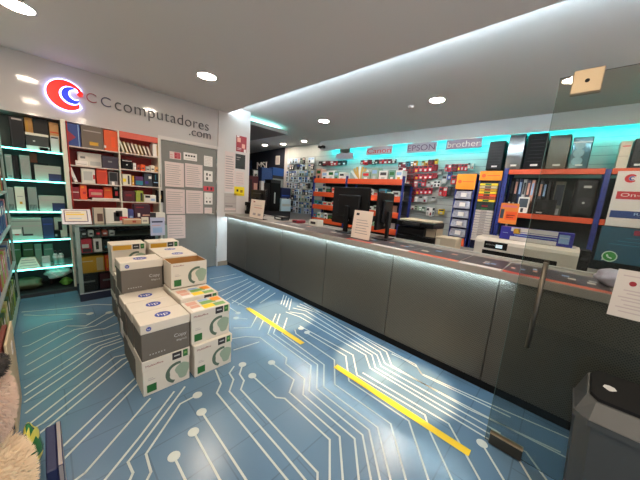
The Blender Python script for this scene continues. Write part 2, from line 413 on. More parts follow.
# ------------------------------------------------------------------ cartons of copy paper
hpgrey = M('carton_grey', (108, 101, 92), .65, noise=.05); cartonw = M('carton_white', (220, 211, 196), .65); kraft = M('kraft_card', (176, 128, 70), .75, noise=.08)
logo_b = M('logo_blue', (40, 66, 160), .45); BW, BD, BH = .31, .215, .272
globe1 = M('globe_dark', (84, 104, 88), .55); globe2 = M('globe_pale', (150, 168, 146), .55)
def disc_pts(cx, cy, rx, ry, z, n=24): return [(cx+rx*math.cos(2*PI*k/n), cy+ry*math.sin(2*PI*k/n), z) for k in range(n)]
def grey_box(label):
    t = thing('paper_box', label, 'box')
    a = MB(); a.box((0, 0, 0), (BW, BD, BH-.005), hpgrey, .003)
    for k in range(6): a.box((.045+k*.018, -.001, .035), (.053+k*.018, .001, .042), lgrey)
    a.build('body', t)
    a = MB(); a.box((-.004, -.004, BH-.068), (BW+.004, BD+.004, BH), cartonw, .003)
    a.poly(disc_pts(BW*.52, BD*.48, .052, .045, BH), (0, 0, .0008), logo_b)
    a.cyl((.045, -.0045, BH-.036), (.045, -.0035, BH-.036), .016, logo_b)
    l = a.build('lid', t)
    text('lettering', 'hp', .066, .055, (BW*.52-.033, BD*.48-.030, BH+.0007), '+z', paper, l, .0008)
    text('lettering', 'hp', .018, .016, (.036, -.0045, BH-.045), '-y', paper, l, .0008)
    text('lettering', 'Copy', .085, .035, (.205, -.0004, .105), '-y', lgrey, t, .0008)
    text('lettering', '80g/m2', .07, .018, (.22, -.0004, .075), '-y', lgrey, t, .0008)
    return t
def white_box(label, band=None, toned=False, opened=False):
    t = thing('paper_box', label, 'box')
    hb = BH-.005 if not opened else .235
    a = MB()
    if opened:
        k = .004
        a.box((0, 0, 0), (BW, BD, k), kraft); a.box((0, 0, 0), (BW, k, hb), cartonw); a.box((0, BD-k, 0), (BW, BD, hb), cartonw)
        a.box((0, k, 0), (k, BD-k, hb), cartonw); a.box((BW-k, k, 0), (BW, BD-k, hb), cartonw)
        a.box((k, BD-k-.002, k), (BW-k, BD-k, hb-.0005), kraft); a.box((k, k, k), (BW-k, k+.002, hb-.0005), kraft)
        a.box((k, k, k), (k+.002, BD-k, hb-.0005), kraft); a.box((BW-k-.002, k, k), (BW-k, BD-k, hb-.0005), kraft)
    else:
        a.box((0, 0, 0), (BW, BD, hb), cartonw, .003)
    f = -.0008
    a.box((.022, f, .022), (.082, .001, .082), green); a.box((.03, f, .115), (.075, .001, .119), ink); a.box((.03, f, .128), (.062, .001, .131), ink)
    # globe of leaves: thick ring at the left, leafy patch at the right
    cx, cz = .225, .098
    th = [PI*.42+PI*.95*k/14 for k in range(15)]
    a.strip([(cx+.085*math.cos(q), 0, cz+.085*math.sin(q)) for q in th], [(cx+(.058+.012*abs(math.sin(2*q)))*math.cos(q)+.006, 0, cz+(.064)*math.sin(q)) for q in th], (0, f, 0), globe1)
    a.poly([(min(BW-.004, cx+.035+.062*math.cos(q)*(.8+.2*math.sin(3*q))), 0, cz+.066*math.sin(q)) for q in [2*PI*k/18 for k in range(18)]], (0, f, 0), globe2)
    b_ = a.build('body', t)
    if opened:
        text('lettering', 'Multioffice', .085, .013, (.018, -.0004, hb-.03), '-y', dred, t, .0008)
        return t
    a = MB(); zt = BH-.075
    a.box((-.004, -.004, zt), (BW+.004, BD+.004, BH), cartonw, .003); g = -.0048
    a.box((.188, g, BH-.062), (.252, -.003, BH-.006), inkd); a.box((.262, g, BH-.062), (.296, -.003, BH-.006), green)
    a.box((.2, g-.0006, BH-.038), (.24, -.0035, BH-.028), lgrey); a.box((.27, g-.0006, BH-.04), (.288, -.0035, BH-.024), lgreen)
    if band: a.box((.012, g, BH-.062), (.178, -.003, BH-.012), band)
    if toned:
        for (x0, y0, x1, y1, m) in ((.02, .01, .11, .06, paper), (.03, .07, .10, .12, M('rose_print', (214, 160, 140), .5)), (.11, .02, .2, .09, yellow), (.12, .1, .24, .16, lgreen), (.02, .13, .1, .2, M('rose_print'), ), (.2, .02, .29, .08, lgreen), (.22, .12, .295, .2, yorange), (.12, .165, .2, .205, lblue)):
            a.box((x0, y0, BH-.001), (x1, y1, BH+.0006), m)
    l = a.build('lid', t)
    if not band: text('lettering', 'Multioffice', .11, .015, (.018, -.0045, BH-.047), '-y', dred, l, .0008)
    return t
rows = [1.955, 2.181, 2.407, 2.645, 2.873, 3.15, 3.45]
rowname = ['front', 'second', 'third', 'fourth', 'fifth', 'sixth', 'rear']
X0, X1 = .385, .716
protoG = grey_box('grey copy paper box with white lid on the upper layer, front of the left column')
protoG.location = (X0, rows[0], BH+.003)
A = white_box('white copy paper box on the floor at the front left of the pile'); A.location = (X0, rows[0], .001)
copy_thing(A, (X1+.008, rows[0]-.025, .001), .01, 'white copy paper box on the floor at the front right of the pile')
Et = white_box('white copy paper box with colourful lid on the upper layer at the front right', toned=True); Et.location = (X1-.005, rows[0], BH+.003)
Ft = copy_thing(Et, (X1, rows[1]+.005, BH+.032), 0, 'white copy paper box with colourful lid right in front of the open box')
Gt = white_box('open empty white copy paper box with brown inside', opened=True); Gt.location = (X1+.006, rows[2]+.03, 2*BH+.036)
for i in (1, 2): copy_thing(protoG, (X0-.004*i, rows[i]+.002*i, BH+.003), -.002*i, 'grey paper box with white lid, upper layer, left column, %s from front' % rowname[i])
for i in range(1, 7): copy_thing(protoG, (X0-.004+.004*(i % 2)+(0, 0, .01, .035, .05, .07, .075)[i], rows[i], .001), 0, 'grey paper box on the floor, left column, %s row' % rowname[i])
for i in range(3, 7): copy_thing(protoG, (X0+(.03, .04, .065, .068)[i-3], rows[i], BH+.003), 0, 'grey paper box in the middle layer, left column, %s row' % rowname[i])
for i in range(1, 7):
    copy_thing(A, (X1+(0, 0, .012, .04, .05, .075, .08)[i], rows[i], .001), 0, 'white copy paper box on the floor hidden behind the front right box', 'hidden lower boxes of the right column', scale=(1, 1, 1.1) if i in (1, 2) else None)
copy_thing(A, (X1, rows[2]+.01, BH+.031), 0, 'white copy paper box holding up the open box')
for i in range(3, 7): copy_thing(A, (X1+(.03, .04, .075, .08)[i-3], rows[i], BH+.003), 0, 'white copy paper box in the middle layer behind the open box', 'hidden middle boxes of the right column')
copy_thing(protoG, (X0+.012, rows[3]-.006, 2*BH+.005), 0, 'grey copy paper box with white lid on top, left of the open box')
copy_thing(protoG, (X1+.01, rows[3]+.04, 2*BH+.005), 0, 'grey copy paper box with white lid directly behind the open box')
copy_thing(protoG, (X1+.01, rows[4]+.04, 2*BH+.005), 0, 'grey copy paper box with white lid, second behind the open box')
J = white_box('white copy paper box with ochre band, top of the rear row at the left', band=gold, toned=False); J.location = (X0+.065, rows[6], 2*BH+.005)
copy_thing(J, (X0+.065+.345, rows[6]-.02, 2*BH+.005), 0, 'white copy paper box with ochre band, top of the rear row at the right')
a = MB(); a.box((X0-.030, 2.40, .27), (X0-.028, 2.50, .40), paper, rot=None); tag(a.build('packing_slip'), 'white slip of paper stuck on the left side of the box pile', 'paper')

# ------------------------------------------------------------------ sign on the panel
sg = thing('shop_sign', 'backlit red and blue C emblem with shop name lettering on the white panel', 'sign', (0, SY-.012, 0))
def at_sign(px, py): v = W('y', SY-.012, px, py); return v.x, v.z
def crescent(mb, oc, orr, ic, ir, a0, a1, m, n=30, dy=-.028):
    o = [(oc[0]+orr[0]*math.cos(t), 0, oc[1]+orr[1]*math.sin(t)) for t in [a0+(a1-a0)*k/n for k in range(n+1)]]
    i = [(ic[0]+ir[0]*math.cos(t), 0, ic[1]+ir[1]*math.sin(t)) for t in [a0+(a1-a0)*k/n for k in range(n+1)]]
    mb.strip(o, i, (0, dy, 0), m)
signred = M('sign_red', (236, 40, 30), .4, emit=.7); signblue = M('sign_blue', (40, 60, 215), .4, emit=.7)
cx, cz = at_sign(65.8, 95.6)
R = .172
halo = MB()
crescent(halo, (cx, cz), (R*1.07, R*1.07), (cx+.044, cz+.006), (R*.53, R*.53), math.radians(32), math.radians(322), M('sign_halo', (184, 190, 255), .5, emit=4.5), dy=-.012)
crescent(halo, (cx+.057, cz+.011), (R*.63, R*.63), (cx+.088, cz+.027), (R*.30, R*.30), math.radians(75), math.radians(300), M('sign_halo'), dy=-.012)
halo.build('backlight', sg, (0, 0, 0))
a = MB(); crescent(a, (cx, cz), (R, R), (cx+.046, cz+.007), (R*.62, R*.62), math.radians(40), math.radians(315), signred)
a.poly([(cx+.100, 0, cz+.040), (cx+.128, 0, cz+.020), (cx+.158, 0, cz+.030), (cx+.165, 0, cz+.060), (cx+.128, 0, cz+.118), (cx+.106, 0, cz+.114), (cx+.118, 0, cz+.066)], (0, -.028, 0), signred)
a.build('red_emblem', sg, (0, -.002, 0))
a = MB(); crescent(a, (cx+.055, cz+.011), (R*.56, R*.56), (cx+.087, cz+.025), (R*.37, R*.37), math.radians(80), math.radians(305), signblue)
a.build('blue_emblem', sg, (0, -.004, 0))
def open_c(name, px, py, r, m):
    x, z = at_sign(px, py); a = MB()
    crescent(a, (x, z), (r*1.05, r), (x, z), (r*.9, r*.86), math.radians(42), math.radians(318), m, dy=-.012); a.build(name, sg)
open_c('letter', 92.3, 98.3, .056, M('letter_red', (170, 60, 70), .4)); open_c('letter', 106.8, 102.3, .058, M('letter_navy', (46, 48, 88), .4))
grl = M('letter_grey', (78, 76, 80), .4)
x0_, z0_ = at_sign(115, 110.5); x1_, _ = at_sign(208.5, 130)
zl = at_sign(160, 122)[1]
text('lettering', 'computadores', x1_-x0_, .205, (x0_, 0, 2.415), '-y', grl, sg, .012, 1.06, thin=.014)
xa, za = at_sign(189, 133.5); xb, _ = at_sign(210.5, 136)
text('lettering', '.com', xb-xa, .085, (xa, 0, 2.335), '-y', grl, sg, .012, thin=.012)

# ------------------------------------------------------------------ printed sheets: a thin sheet with printed lines
def sheet_y(name, p0, p1, label, cat, m=paper, lines=6, lm=ink, Y=None, extra=None, group=None, th=.0015):
    Y = SY-.002 if Y is None else Y
    A, B = W('y', Y, *p0), W('y', Y, *p1); x0, x1, z0, z1 = min(A.x, B.x), max(A.x, B.x), min(A.z, B.z), max(A.z, B.z)
    a = MB(); a.box((x0, Y-th, z0), (x1, Y, z1), m); w_, h_ = x1-x0, z1-z0
    for k in range(lines):
        z = z1-h_*(.1+.85*(k+.3)/lines); e = random.uniform(.72, .92)
        a.box((x0+w_*.08, Y-th-.0006, z-h_*.012), (x0+w_*e, Y-th+.0004, z+h_*.012), lm)
    for (u0, v0, u1, v1, mm) in (extra or []):
        a.box((x0+w_*u0, Y-th-.0008, z0+h_*v0), (x0+w_*u1, Y-th+.0004, z0+h_*v1), mm)
    return tag(a.build(name), label, cat, group)
DY = SY-.001
sheet_y('notice', (169.5, 151), (181, 160), 'pink notice with red dots at the top left of the grey door', 'notice', pinkp, 0, Y=DY, extra=[(.4, .1, .95, .95, M('rose_red', (220, 110, 120), .5)), (.45, .55, .6, .8, red), (.75, .55, .9, .8, red), (.45, .15, .6, .4, red), (.75, .15, .9, .4, red), (.05, .2, .3, .26, red), (.05, .5, .3, .56, red)])
sheet_y('notice', (183.5, 152), (197, 161.5), 'white notice with a row of black icons near the top of the door', 'notice', paper, 0, Y=DY, extra=[(.12+.2*k, .5, .26+.2*k, .72, inkd) for k in range(4)]+[(.1, .2, .85, .25, ink)])
sheet_y('poster', (164.5, 161), (184, 187.5), 'large printed poster, upper left of the pair on the door', 'poster', pinkp, 10, Y=DY)
sheet_y('poster', (185, 163), (202.5, 188), 'large printed poster, upper right of the pair on the door', 'poster', pinkp, 10, Y=DY)
sheet_y('poster', (165.5, 188.5), (185, 214), 'large printed poster, second down on the left of the door', 'poster', pinkp, 10, Y=DY)
sheet_y('poster', (186, 190), (203, 213.5), 'large printed poster, second down on the right of the door', 'poster', pinkp, 10, Y=DY)
sheet_y('poster', (167, 215), (185.5, 238), 'printed poster lowest on the left of the door', 'poster', pinkp, 8, Y=DY)
sheet_y('notice', (204, 155.5), (212.5, 167), 'narrow printed notice, topmost in the right-hand column on the door', 'notice', paper, 6, Y=DY)
sheet_y('notice', (204, 170.5), (212.5, 182), 'narrow notice with three black pictograms on the door', 'notice', paper, 0, Y=DY, extra=[(.25, .55, .42, .8, inkd), (.6, .55, .78, .72, inkd), (.25, .15, .45, .4, inkd)])
sheet_y('notice', (203.5, 186), (214, 191.5), 'small red warning label on the right of the door', 'notice', M('warning_red', (205, 70, 80), .5), 0, Y=DY, extra=[(.3, .2, .45, .8, inkd), (.65, .2, .8, .8, inkd)])
sheet_y('notice', (204.3, 192.5), (212.5, 204.5), 'narrow notice with small black squares under the red label', 'notice', paper, 0, Y=DY, extra=[(.2, .15, .38, .3, inkd), (.6, .15, .78, .3, inkd), (.2, .5, .35, .58, ink), (.6, .5, .75, .58, ink)])
sheet_y('notice', (204.5, 207.5), (212, 213.5), 'small blank pink card lowest in the right-hand column on the door', 'notice', pinkp, 1, Y=DY)
PY = SY-.001
sheet_y('poster', (236.3, 135), (246.3, 153), 'dark red poster with pale photos, high on the white wall end', 'poster', M('poster_red', (150, 44, 54), .5), 0, Y=PY, extra=[(.1, .60, .42, .88, M('skin_print', (230, 180, 160), .5)), (.55, .25, .85, .52, M('skin_print')), (.75, .0, .95, .2, paper), (.1, .2, .5, .24, pinkp), (.1, .12, .5, .15, pinkp), (.05, .9, .3, .99, paper)])
sheet_y('poster', (235.6, 153.5), (245, 169.7), 'black poster directly under the dark red poster', 'poster', M('poster_black', (36, 40, 40), .5), 0, Y=PY, extra=[(.1, .75, .5, .8, ink), (.1, .6, .4, .63, ink), (.1, .3, .55, .34, dark), (.3, .1, .9, .2, dark)])
sheet_y('notice', (225, 151), (234.3, 192), 'tall white printed notice on the wall left of the black poster', 'notice', pinkp, 14, Y=PY)
sheet_y('notice', (235.5, 171), (244, 185.5), 'white printed notice below the black poster', 'notice', pinkp, 5, Y=PY)
sheet_y('notice', (234.3, 186.3), (244.2, 196), 'bright yellow notice with two black marks on the wall', 'notice', M('notice_yellow', (242, 214, 20), .5), 0, Y=PY, extra=[(.22, .45, .4, .7, inkd), (.58, .35, .82, .65, M('lettering_ochre', (150, 110, 20), .5)), (.2, .15, .8, .2, gold)])
sheet_y('notice', (224.3, 193), (236, 212), 'grey picture sheet on the wall just above the counter end', 'notice', M('grey_print', (182, 172, 166), .5), 0, Y=PY, extra=[(.05, .42, .95, .5, ink), (.1, .3, .7, .34, inkd), (.05, .1, .95, .2, pinkp), (.1, .8, .9, .84, ink)])

# ------------------------------------------------------------------ generic shop boxes
def box_y(name, px0, px1, ytop, zb, Y, dep, m, label, cat, decals=(), group=None, bev=.003, lean=0, zt=None):
    xm = (px0+px1)/2
    x0 = W('y', Y, px0, ytop).x; x1 = W('y', Y, px1, ytop).x; z1 = W('y', Y, xm, ytop).z if zt is None else zt
    h_ = max(z1-zb, .02)
    a = MB(); w_ = x1-x0
    a.box((0, 0, 0), (w_, dep, h_), m, bev)
    for (u0, v0, u1, v1, mm) in decals: a.box((w_*u0, -.0012, h_*v0), (w_*u1, .001, h_*v1), mm)
    o = a.build(name, None, (x0, Y, zb+.0005))
    if lean: o.rotation_euler.y = lean
    return tag(o, label, cat, group)
def box_x(name, px0, px1, ytop, zb, X, dep, m, label, cat, decals=(), group=None, bev=.003, zt=None):
    xm = (px0+px1)/2
    y1 = W('x', X, px0, ytop).y; y0 = W('x', X, px1, ytop).y; z1 = W('x', X, xm, ytop).z if zt is None else zt
    h_ = max(z1-zb, .015); w_ = y1-y0
    a = MB(); a.box((0, -w_, 0), (dep, 0, h_), m, bev)
    for (u0, v0, u1, v1, mm) in decals: a.box((-.0012, -w_*u1, h_*v0), (.001, -w_*u0, h_*v1), mm)
    return tag(a.build(name, None, (X, y1, zb+.0005)), label, cat, group)

# ------------------------------------------------------------------ LED shelf unit at the left
LX0, LX1, LY = -.64, .205, 4.68
shz = [W('y', LY, 31, 149.7).z, W('y', LY, 32, 180.4).z, W('y', LY, 30, 211.5).z, W('y', LY, 36, 240).z, W('y', LY, 38, 268.3).z]
U = thing('display_shelving', 'tall shelf unit with glowing cyan edged shelves under the sign', 'shelf unit', (0, 0, 0))
a = MB(); a.box((LX0, 5.14, 0), (LX1, 5.17, 2.185), M('unit_back_green', (74, 84, 80), .5)); a.build('back_panel', U)
a = MB(); a.box((LX1-.012, LY-.02, 0), (LX1+.032, LY+.03, 2.188), cream, .004); a.build('post', U)
a = MB(); a.box((LX0-.02, LY, 0), (LX0, 5.14, 2.188), cream); a.build('side_panel', U)
a = MB(); a.box((LX1, LY+.03, 0), (LX1+.012, 5.14, 2.188), M('side_dark', (60, 62, 60), .5)); a.build('side_panel', U)
a = MB(); a.box((LX0, LY-.06, 0), (LX1+.03, LY, .045), M('unit_plinth', (52, 54, 58), .5)); a.build('plinth', U)
a = MB(); a.box((LX0, LY, 0), (LX1, 5.14, .045), dark); a.build('bottom_shelf', U)
for z in shz:
    a = MB(); a.box((LX0, LY+.012, z-.009), (LX1, 5.14, z), M('shelf_glass', (150, 190, 184), .2)); s_ = a.build('shelf', U)
    a = MB(); a.box((LX0, LY-.004, z-.014), (LX1-.013, LY+.011, z+.001), cyanled); a.build('led_strip', s_)
IY = LY+.03
def li(name, px0, px1, yt, lev, m, label, decals=(), dep=.16, cat='box', off=0):
    z = ([.045]+shz[::-1])[lev]
    return box_y(name, px0, px1, yt, z, IY+off, dep, m, label, cat, decals)
li('computer_case', 8, 22.5, 116.5, 5, black, 'tall black box on the top cyan shelf', [(.06, .05, .14, .95, dark), (.2, .9, .9, .95, ink)], .4)
li('product_box', 23.8, 31.8, 117.5, 5, M('tan_board', (205, 150, 80), .6), 'upright tan box behind the striped dark box on the top cyan shelf', [(.15, .3, .4, .9, gold)], .1, off=.2)
li('product_box', 32.2, 47, 118.8, 5, M('dark_board', (40, 38, 34), .6), 'dark carton at the back of the top cyan shelf', [(.1, .6, .9, .64, dark)], .15, off=.2)
li('product_box', 25, 48, 133.5, 5, M('charcoal_board', (46, 48, 46), .5), 'dark box with two pale bands on the top cyan shelf', [(0, .86, 1, 1, cream), (0, 0, 1, .26, lgrey), (.3, .5, .4, .58, lgrey), (.55, .04, .95, .22, inkd)], .16)
li('product_box', 48.5, 58, 122.5, 5, M('peach_board', (225, 170, 110), .6), 'upright peach box at the right end of the top cyan shelf', [(.05, .5, .95, .58, cream), (.05, .66, .95, .7, orange)], .1, off=.19)
li('product_box', 50, 58.5, 137, 5, lgrey, 'small grey box at the right end of the top cyan shelf', [(.1, .9, .9, .99, inkd)], .12)
li('product_box', 4.2, 11, 154.5, 4, M('grey_board', (138, 142, 136), .5), 'leftmost upright grey box on the second cyan shelf', [(.2, .1, .8, .14, inkd), (.2, .9, .8, .95, ink)], .1)
li('product_box', 11.5, 17.5, 155.5, 4, black, 'narrow black box between two grey boxes on the second cyan shelf', [(.2, .2, .4, .8, dark)], .12, off=.03)
li('product_box', 19, 29, 155.3, 4, M('grey_board'), 'upright grey box with printed lines on the second cyan shelf', [(.1+.12*k, .08, .14+.12*k, .9, ink) for k in range(7)], .1)
li('product_box', 30, 48, 163, 4, black, 'black box behind the white printer box on the second cyan shelf', [(.7, .6, .85, .68, paper)], .1, off=.2)
li('product_box', 29.5, 36.5, 153.5, 4, M('brick_board', (196, 96, 60), .5), 'tall brick red box at the back of the second cyan shelf', [(.2, .6, .8, .66, dred)], .1, off=.32)
li('product_box', 34, 60.5, 165.7, 4, M('printer_carton', (168, 170, 160), .5), 'wide white printer box with dark corner on the second cyan shelf', [(.5, 0, 1, .5, navy), (.05, .62, .95, .66, ink), (.05, .8, .95, .84, ink)], .16)
li('product_box', 4.5, 13, 187.5, 3, M('grey_board'), 'leftmost upright grey box on the third cyan shelf', [(.1+.16*k, .06, .18+.16*k, .3, inkd) for k in range(5)], .1)
li('product_box', 14.2, 23.5, 187, 3, cream, 'upright cream box on the third cyan shelf', [(.4, .3, .7, .4, gold), (.2, .6, .8, .63, ink)], .1)
li('product_box', 24, 26.5, 188, 3, black, 'narrow black box on the third cyan shelf', [(.2, .5, .8, .6, dark)], .1, off=.02)
li('product_box', 27, 36, 187.3, 3, M('grey_board'), 'upright grey box beside the cream box on the third cyan shelf', [(.1+.16*k, .06, .18+.16*k, .28, inkd) for k in range(5)], .1)
li('product_box', 38.2, 64, 196, 3, M('printer_carton'), 'wide white printer box on the third cyan shelf', [(.5, 0, 1, .55, navy), (.05, .7, .95, .74, ink)], .16)
li('product_box', 7.6, 41, 218.2, 2, M('pale_green_board', (156, 168, 156), .5), 'large pale printer box on the fourth cyan shelf', [(.05, .62, .98, .66, ink), (.05, .84, .98, .88, grey), (.38, .2, .42, .6, inkd), (.42, .2, .7, .28, inkd), (.08, .3, .35, .5, paper), (.15, .24, .28, .28, red)], .2)
li('product_box', 41.5, 53, 218.5, 2, M('deep_blue_board', (24, 52, 92), .45), 'dark blue box on the fourth cyan shelf', [(.1, .7, .9, .75, blue)], .16)
li('product_box', 53.5, 60.5, 231, 2, blackm, 'small dark box under the cream camera box on the fourth cyan shelf', [(.2, .3, .5, .6, grey)], .12)
o = li('webcam_box', 53.5, 66, 217.5, 2, cream, 'cream box with black round lens picture on the fourth cyan shelf', [(.3, .35, .62, .8, black)], .08, off=.12)
for k, (p0, p1) in enumerate(((9, 20), (22, 33), (34, 41), (43, 53))):
    li('folder', p0, p1, 244, 1, M(['fern_board', 'moss_board', 'sage_board', 'mint_board'][k], [(90, 120, 80), (70, 100, 60), (150, 170, 150), (110, 150, 130)][k], .5), ['fern green', 'moss green', 'sage green', 'mint green'][k]+' folder at the back of the fifth cyan shelf', [(.1, .7, .9, .74, lgrey)], .02, 'folder', off=.26)
# router: wedge body with antennas
z = shz[4]
p = W('y', IY+.06, 28.5, 262); t = thing('wireless_router', 'white wedge-shaped router on the fifth cyan shelf', 'router', (p.x, IY+.08, z+.0005))
a = MB(); a.hexa([(-.10, -.06, .0), (.10, -.06, 0), (.10, .06, 0), (-.10, .06, 0)], [(-.06, -.04, .12), (.06, -.04, .12), (.06, .05, .12), (-.06, .05, .12)], cream); a.build('body', t)
for s in (.035, .07, .1): 
    a = MB(); a.box((-.085+s*.3, -.064+s*.17, s-.005), (.085-s*.3, -.05, s+.004), ink); a.build('vent', t)
li('small_box', 41.5, 50, 257, 1, lgrey, 'small pale box beside the router on the fifth cyan shelf', [(.1, .4, .9, .5, ink)], .08)
for k, (pp, l) in enumerate(((56, 'left white spray bottle on the fifth cyan shelf'), (61.5, 'right white spray bottle on the fifth cyan shelf'))):
    p = W('y', IY+.05, pp, 262); t = thing('spray_bottle', l, 'bottle', (p.x, IY+.05, z+.0005))
    a = MB(); a.cyl((0, 0, 0), (0, 0, .13), .027, lgrey); a.cyl((0, 0, .13), (0, 0, .16), .027, lgrey, r2=.013); a.build('bottle_body', t)
    a = MB(); a.cyl((0, 0, .16), (0, 0, .195), .012, dark); a.build('cap', t)
    a = MB(); a.cyl((0, 0, .03), (0, 0, .10), .0275, M('bottle_print', (120, 150, 140), .5)); a.build('print_band', t)
# bagged netted thing and pillows at the bottom
def lump(name, x0, x1, y, z0, h, m, label, cat, dep=.12, seed=0, m2=None):
    rnd = random.Random(seed); bm = bmesh.new(); bmesh.ops.create_icosphere(bm, subdivisions=3, radius=1)
    for v in bm.verts:
        k = 1+.12*math.sin(5*v.co.x+seed)+.10*math.sin(7*v.co.z+4*v.co.y+seed)
        v.co = Vector((v.co.x*k*(x1-x0)/2, v.co.y*k*dep, max(-.85, v.co.z*k)*h/2))
    zmin = min(v.co.z for v in bm.verts)
    for v in bm.verts: v.co.z -= zmin
    for f in bm.faces: f.smooth = True
    if m2:
        for f in bm.faces:
            if math.sin(26*f.calc_center_median().x*3+f.calc_center_median().z*60) > .45: f.material_index = 1
    me = bpy.data.meshes.new(name); bm.to_mesh(me); bm.free(); me.materials.append(m)
    if m2: me.materials.append(m2)
    o = bpy.data.objects.new(name, me); C.objects.link(o); o.location = ((x0+x1)/2, y, z0+.0005)
    return tag(o, label, cat)
pa, pb = W('y', IY+.1, 43, 280), W('y', IY+.1, 71, 278)
lump('bagged_cables', pa.x, pb.x, IY+.13, .16, .17, M('pale_bag', (190, 214, 204), .3), 'pale clear bag of white cables lying under the lowest cyan shelf', 'bag', .1, 3, paper)
pa, pb = W('y', IY+.1, 12, 290), W('y', IY+.1, 44, 288)
lump('stuffed_bag', pa.x, pb.x, IY+.14, .046, .17, M('olive_bag', (92, 100, 70), .5), 'olive stuffed bag on the bottom of the cyan lit unit', 'bag', .11, 5)
pa, pb = W('y', IY+.1, 62, 286), W('y', IY+.1, 76, 284)
lump('stuffed_bag', pa.x-.02, pb.x-.03, IY+.12, .046, .10, M('green_bag', (104, 150, 60), .45), 'small bright green bag at the right of the bottom shelf', 'bag', .08, 8)
pa, pb = W('y', IY+.1, 45, 288), W('y', IY+.1, 60, 286)
lump('stuffed_bag', pa.x+.03, pb.x-.03, IY+.30, .046, .10, M('brown_bag', (70, 50, 44), .5), 'dark brown bag between the olive and the green bags', 'bag', .1, 9)

# ------------------------------------------------------------------ red and orange shelf unit
OX0, OX1, OY = .245, 1.268, 4.70
V = thing('wall_shelving', 'open shelf unit with red back boards beside the cyan lit unit', 'shelf unit', (0, 0, 0))
redback = M('red_back_board', (186, 50, 36), .5, noise=.06)
a = MB(); a.box((OX0, 5.08, .02), (OX1, 5.10, 2.185), redback); a.build('back_panel', V)
xd = W('y', OY, 120, 165).x
a = MB(); a.box((OX1-.02, OY, 0), (OX1, 5.08, 2.185), cream, .002); a.build('side_panel', V)
a = MB(); a.box((OX0, OY+.01, 0), (OX0+.012, 5.08, 2.185), redback); a.build('side_panel', V)
a = MB(); a.box((xd-.008, OY, 0), (xd+.008, 5.08, 2.185), cream); a.build('divider', V)
a = MB(); a.box((xd+.01, OY-.002, 2.10), (OX1-.02, OY+.012, 2.182), M('coral_board', (214, 92, 74), .45)); a.build('header_board', V)
zl = [W('y', OY, 92, 148.3).z, W('y', OY, 93, 166.7).z, W('y', OY, 94, 183.7).z, W('y', OY, 100, 200.2).z]
zr = [W('y', OY, 140, 154.6).z, W('y', OY, 142, 170.6).z, W('y', OY, 140, 186).z, W('y', OY, 140, 202).z]
shw = M('shelf_edge', (214, 196, 184), .4)
for z in zl+[.75, .4]:
    a = MB(); a.box((OX0+.012, OY+.003, z-.014), (xd-.008, 5.08, z), shw); a.build('shelf', V)
for z in zr+[.75, .4]:
    a = MB(); a.box((xd+.008, OY+.003, z-.014), (OX1-.02, 5.08, z), shw); a.build('shelf', V)
QY = OY+.03
def oi(name, p0, p1, yt, z, m, label, dec=(), dep=.14, cat='box', off=0, lean=0): return box_y(name, p0, p1, yt, z, QY+off, dep, m, label, cat, dec, lean=lean)
o = oi('product_box', 64.5, 79.5, 123.5, zl[0], M('royal_blue_board', (34, 60, 128), .45), 'blue box with red triangle at the top left of the red shelves', [(.85, 0, .9, 1, lblue)], .12)
a = MB(); hh = .225
a.poly([(.012, -.002, .03), (.012, -.002, .19), (.095, -.002, .11)], (0, .003, 0), M('crimson_print', (150, 34, 56), .45)); a.build('triangle_print', o)
oi('product_box', 80.5, 102.5, 126.5, zl[0], M('taupe_board', (110, 96, 84), .5), 'taupe box with gold strip on the top red shelf', [(.35, .14, .75, .3, gold), (.1, .75, .9, .8, ink)], .16)
oi('product_box', 103.5, 117.5, 130.5, zl[0], M('tangerine_board', (224, 90, 40), .5), 'tangerine box on the top red shelf', [(.5, .2, .8, .7, orange), (-.02, .12, .12, .24, paper)], .14)
oi('product_box', 75.5, 87.5, 161, zl[1], paper, 'flat white box in front on the second red shelf, left bay', [(.1, .3, .9, .4, ink)], .07)
oi('product_box', 77.5, 101, 153, zl[1], M('white_board', (224, 220, 210), .5), 'white printer box on the second red shelf, left bay', [(.1, .55, .3, .7, grey), (.5, .1, .95, .4, lgrey)], .1, off=.09)
oi('product_box', 102, 118, 156.5, zl[1], M('plum_board', (58, 50, 64), .5), 'dark plum box on the second red shelf, left bay', [(.35, .5, .6, .62, grey)], .15)
oi('magazine', 73.5, 77, 167.5, zl[2], paper, 'white magazine leaning at the left of the third red shelf', [(.2, .2, .8, .24, ink)], .12, 'magazine', lean=-.28)
oi('product_box', 81, 94.5, 168.5, zl[2], M('white_board'), 'white upright box on the third red shelf, left bay', [(.15, .2, .8, .8, lgrey), (.85, .3, .99, .6, red)], .1)
oi('product_box', 96, 107, 168.5, zl[2], M('vermilion_board', (206, 60, 30), .5), 'vermilion box on the third red shelf, left bay', [(.1, .8, .9, .84, orange)], .12)
oi('product_box', 108.2, 117.8, 172, zl[2], M('steel_board', (130, 124, 124), .5), 'small grey picture box on the third red shelf, left bay', [(.1, .3, .9, .95, dark), (.3, .0, .6, .25, paper)], .1)
oi('book', 70, 79, 187, zl[3], dred, 'dark red book at the left of the fourth red shelf', [(.05, .55, .95, .62, pinkp)], .1, 'book')
o = oi('camera_case', 79.5, 86.5, 185.3, zl[3], M('bright_orange', (240, 84, 40), .45), 'bright orange case on the fourth red shelf', [(.4, .4, .8, .55, red), (.2, .8, .6, .95, yorange)], .1, 'case')
oi('product_box', 88.5, 102.8, 189.3, zl[3]+.035, M('raspberry_board', (205, 44, 66), .45), 'raspberry red box on top of a white tray, fourth red shelf', [(.15, .3, .9, .6, M('rose_print'))], .1)
oi('paper_tray', 92, 119.5, 198.3, zl[3], paper, 'flat white tray at the front of the fourth red shelf', [(.1, .4, .9, .6, lgrey)], .05, 'tray')
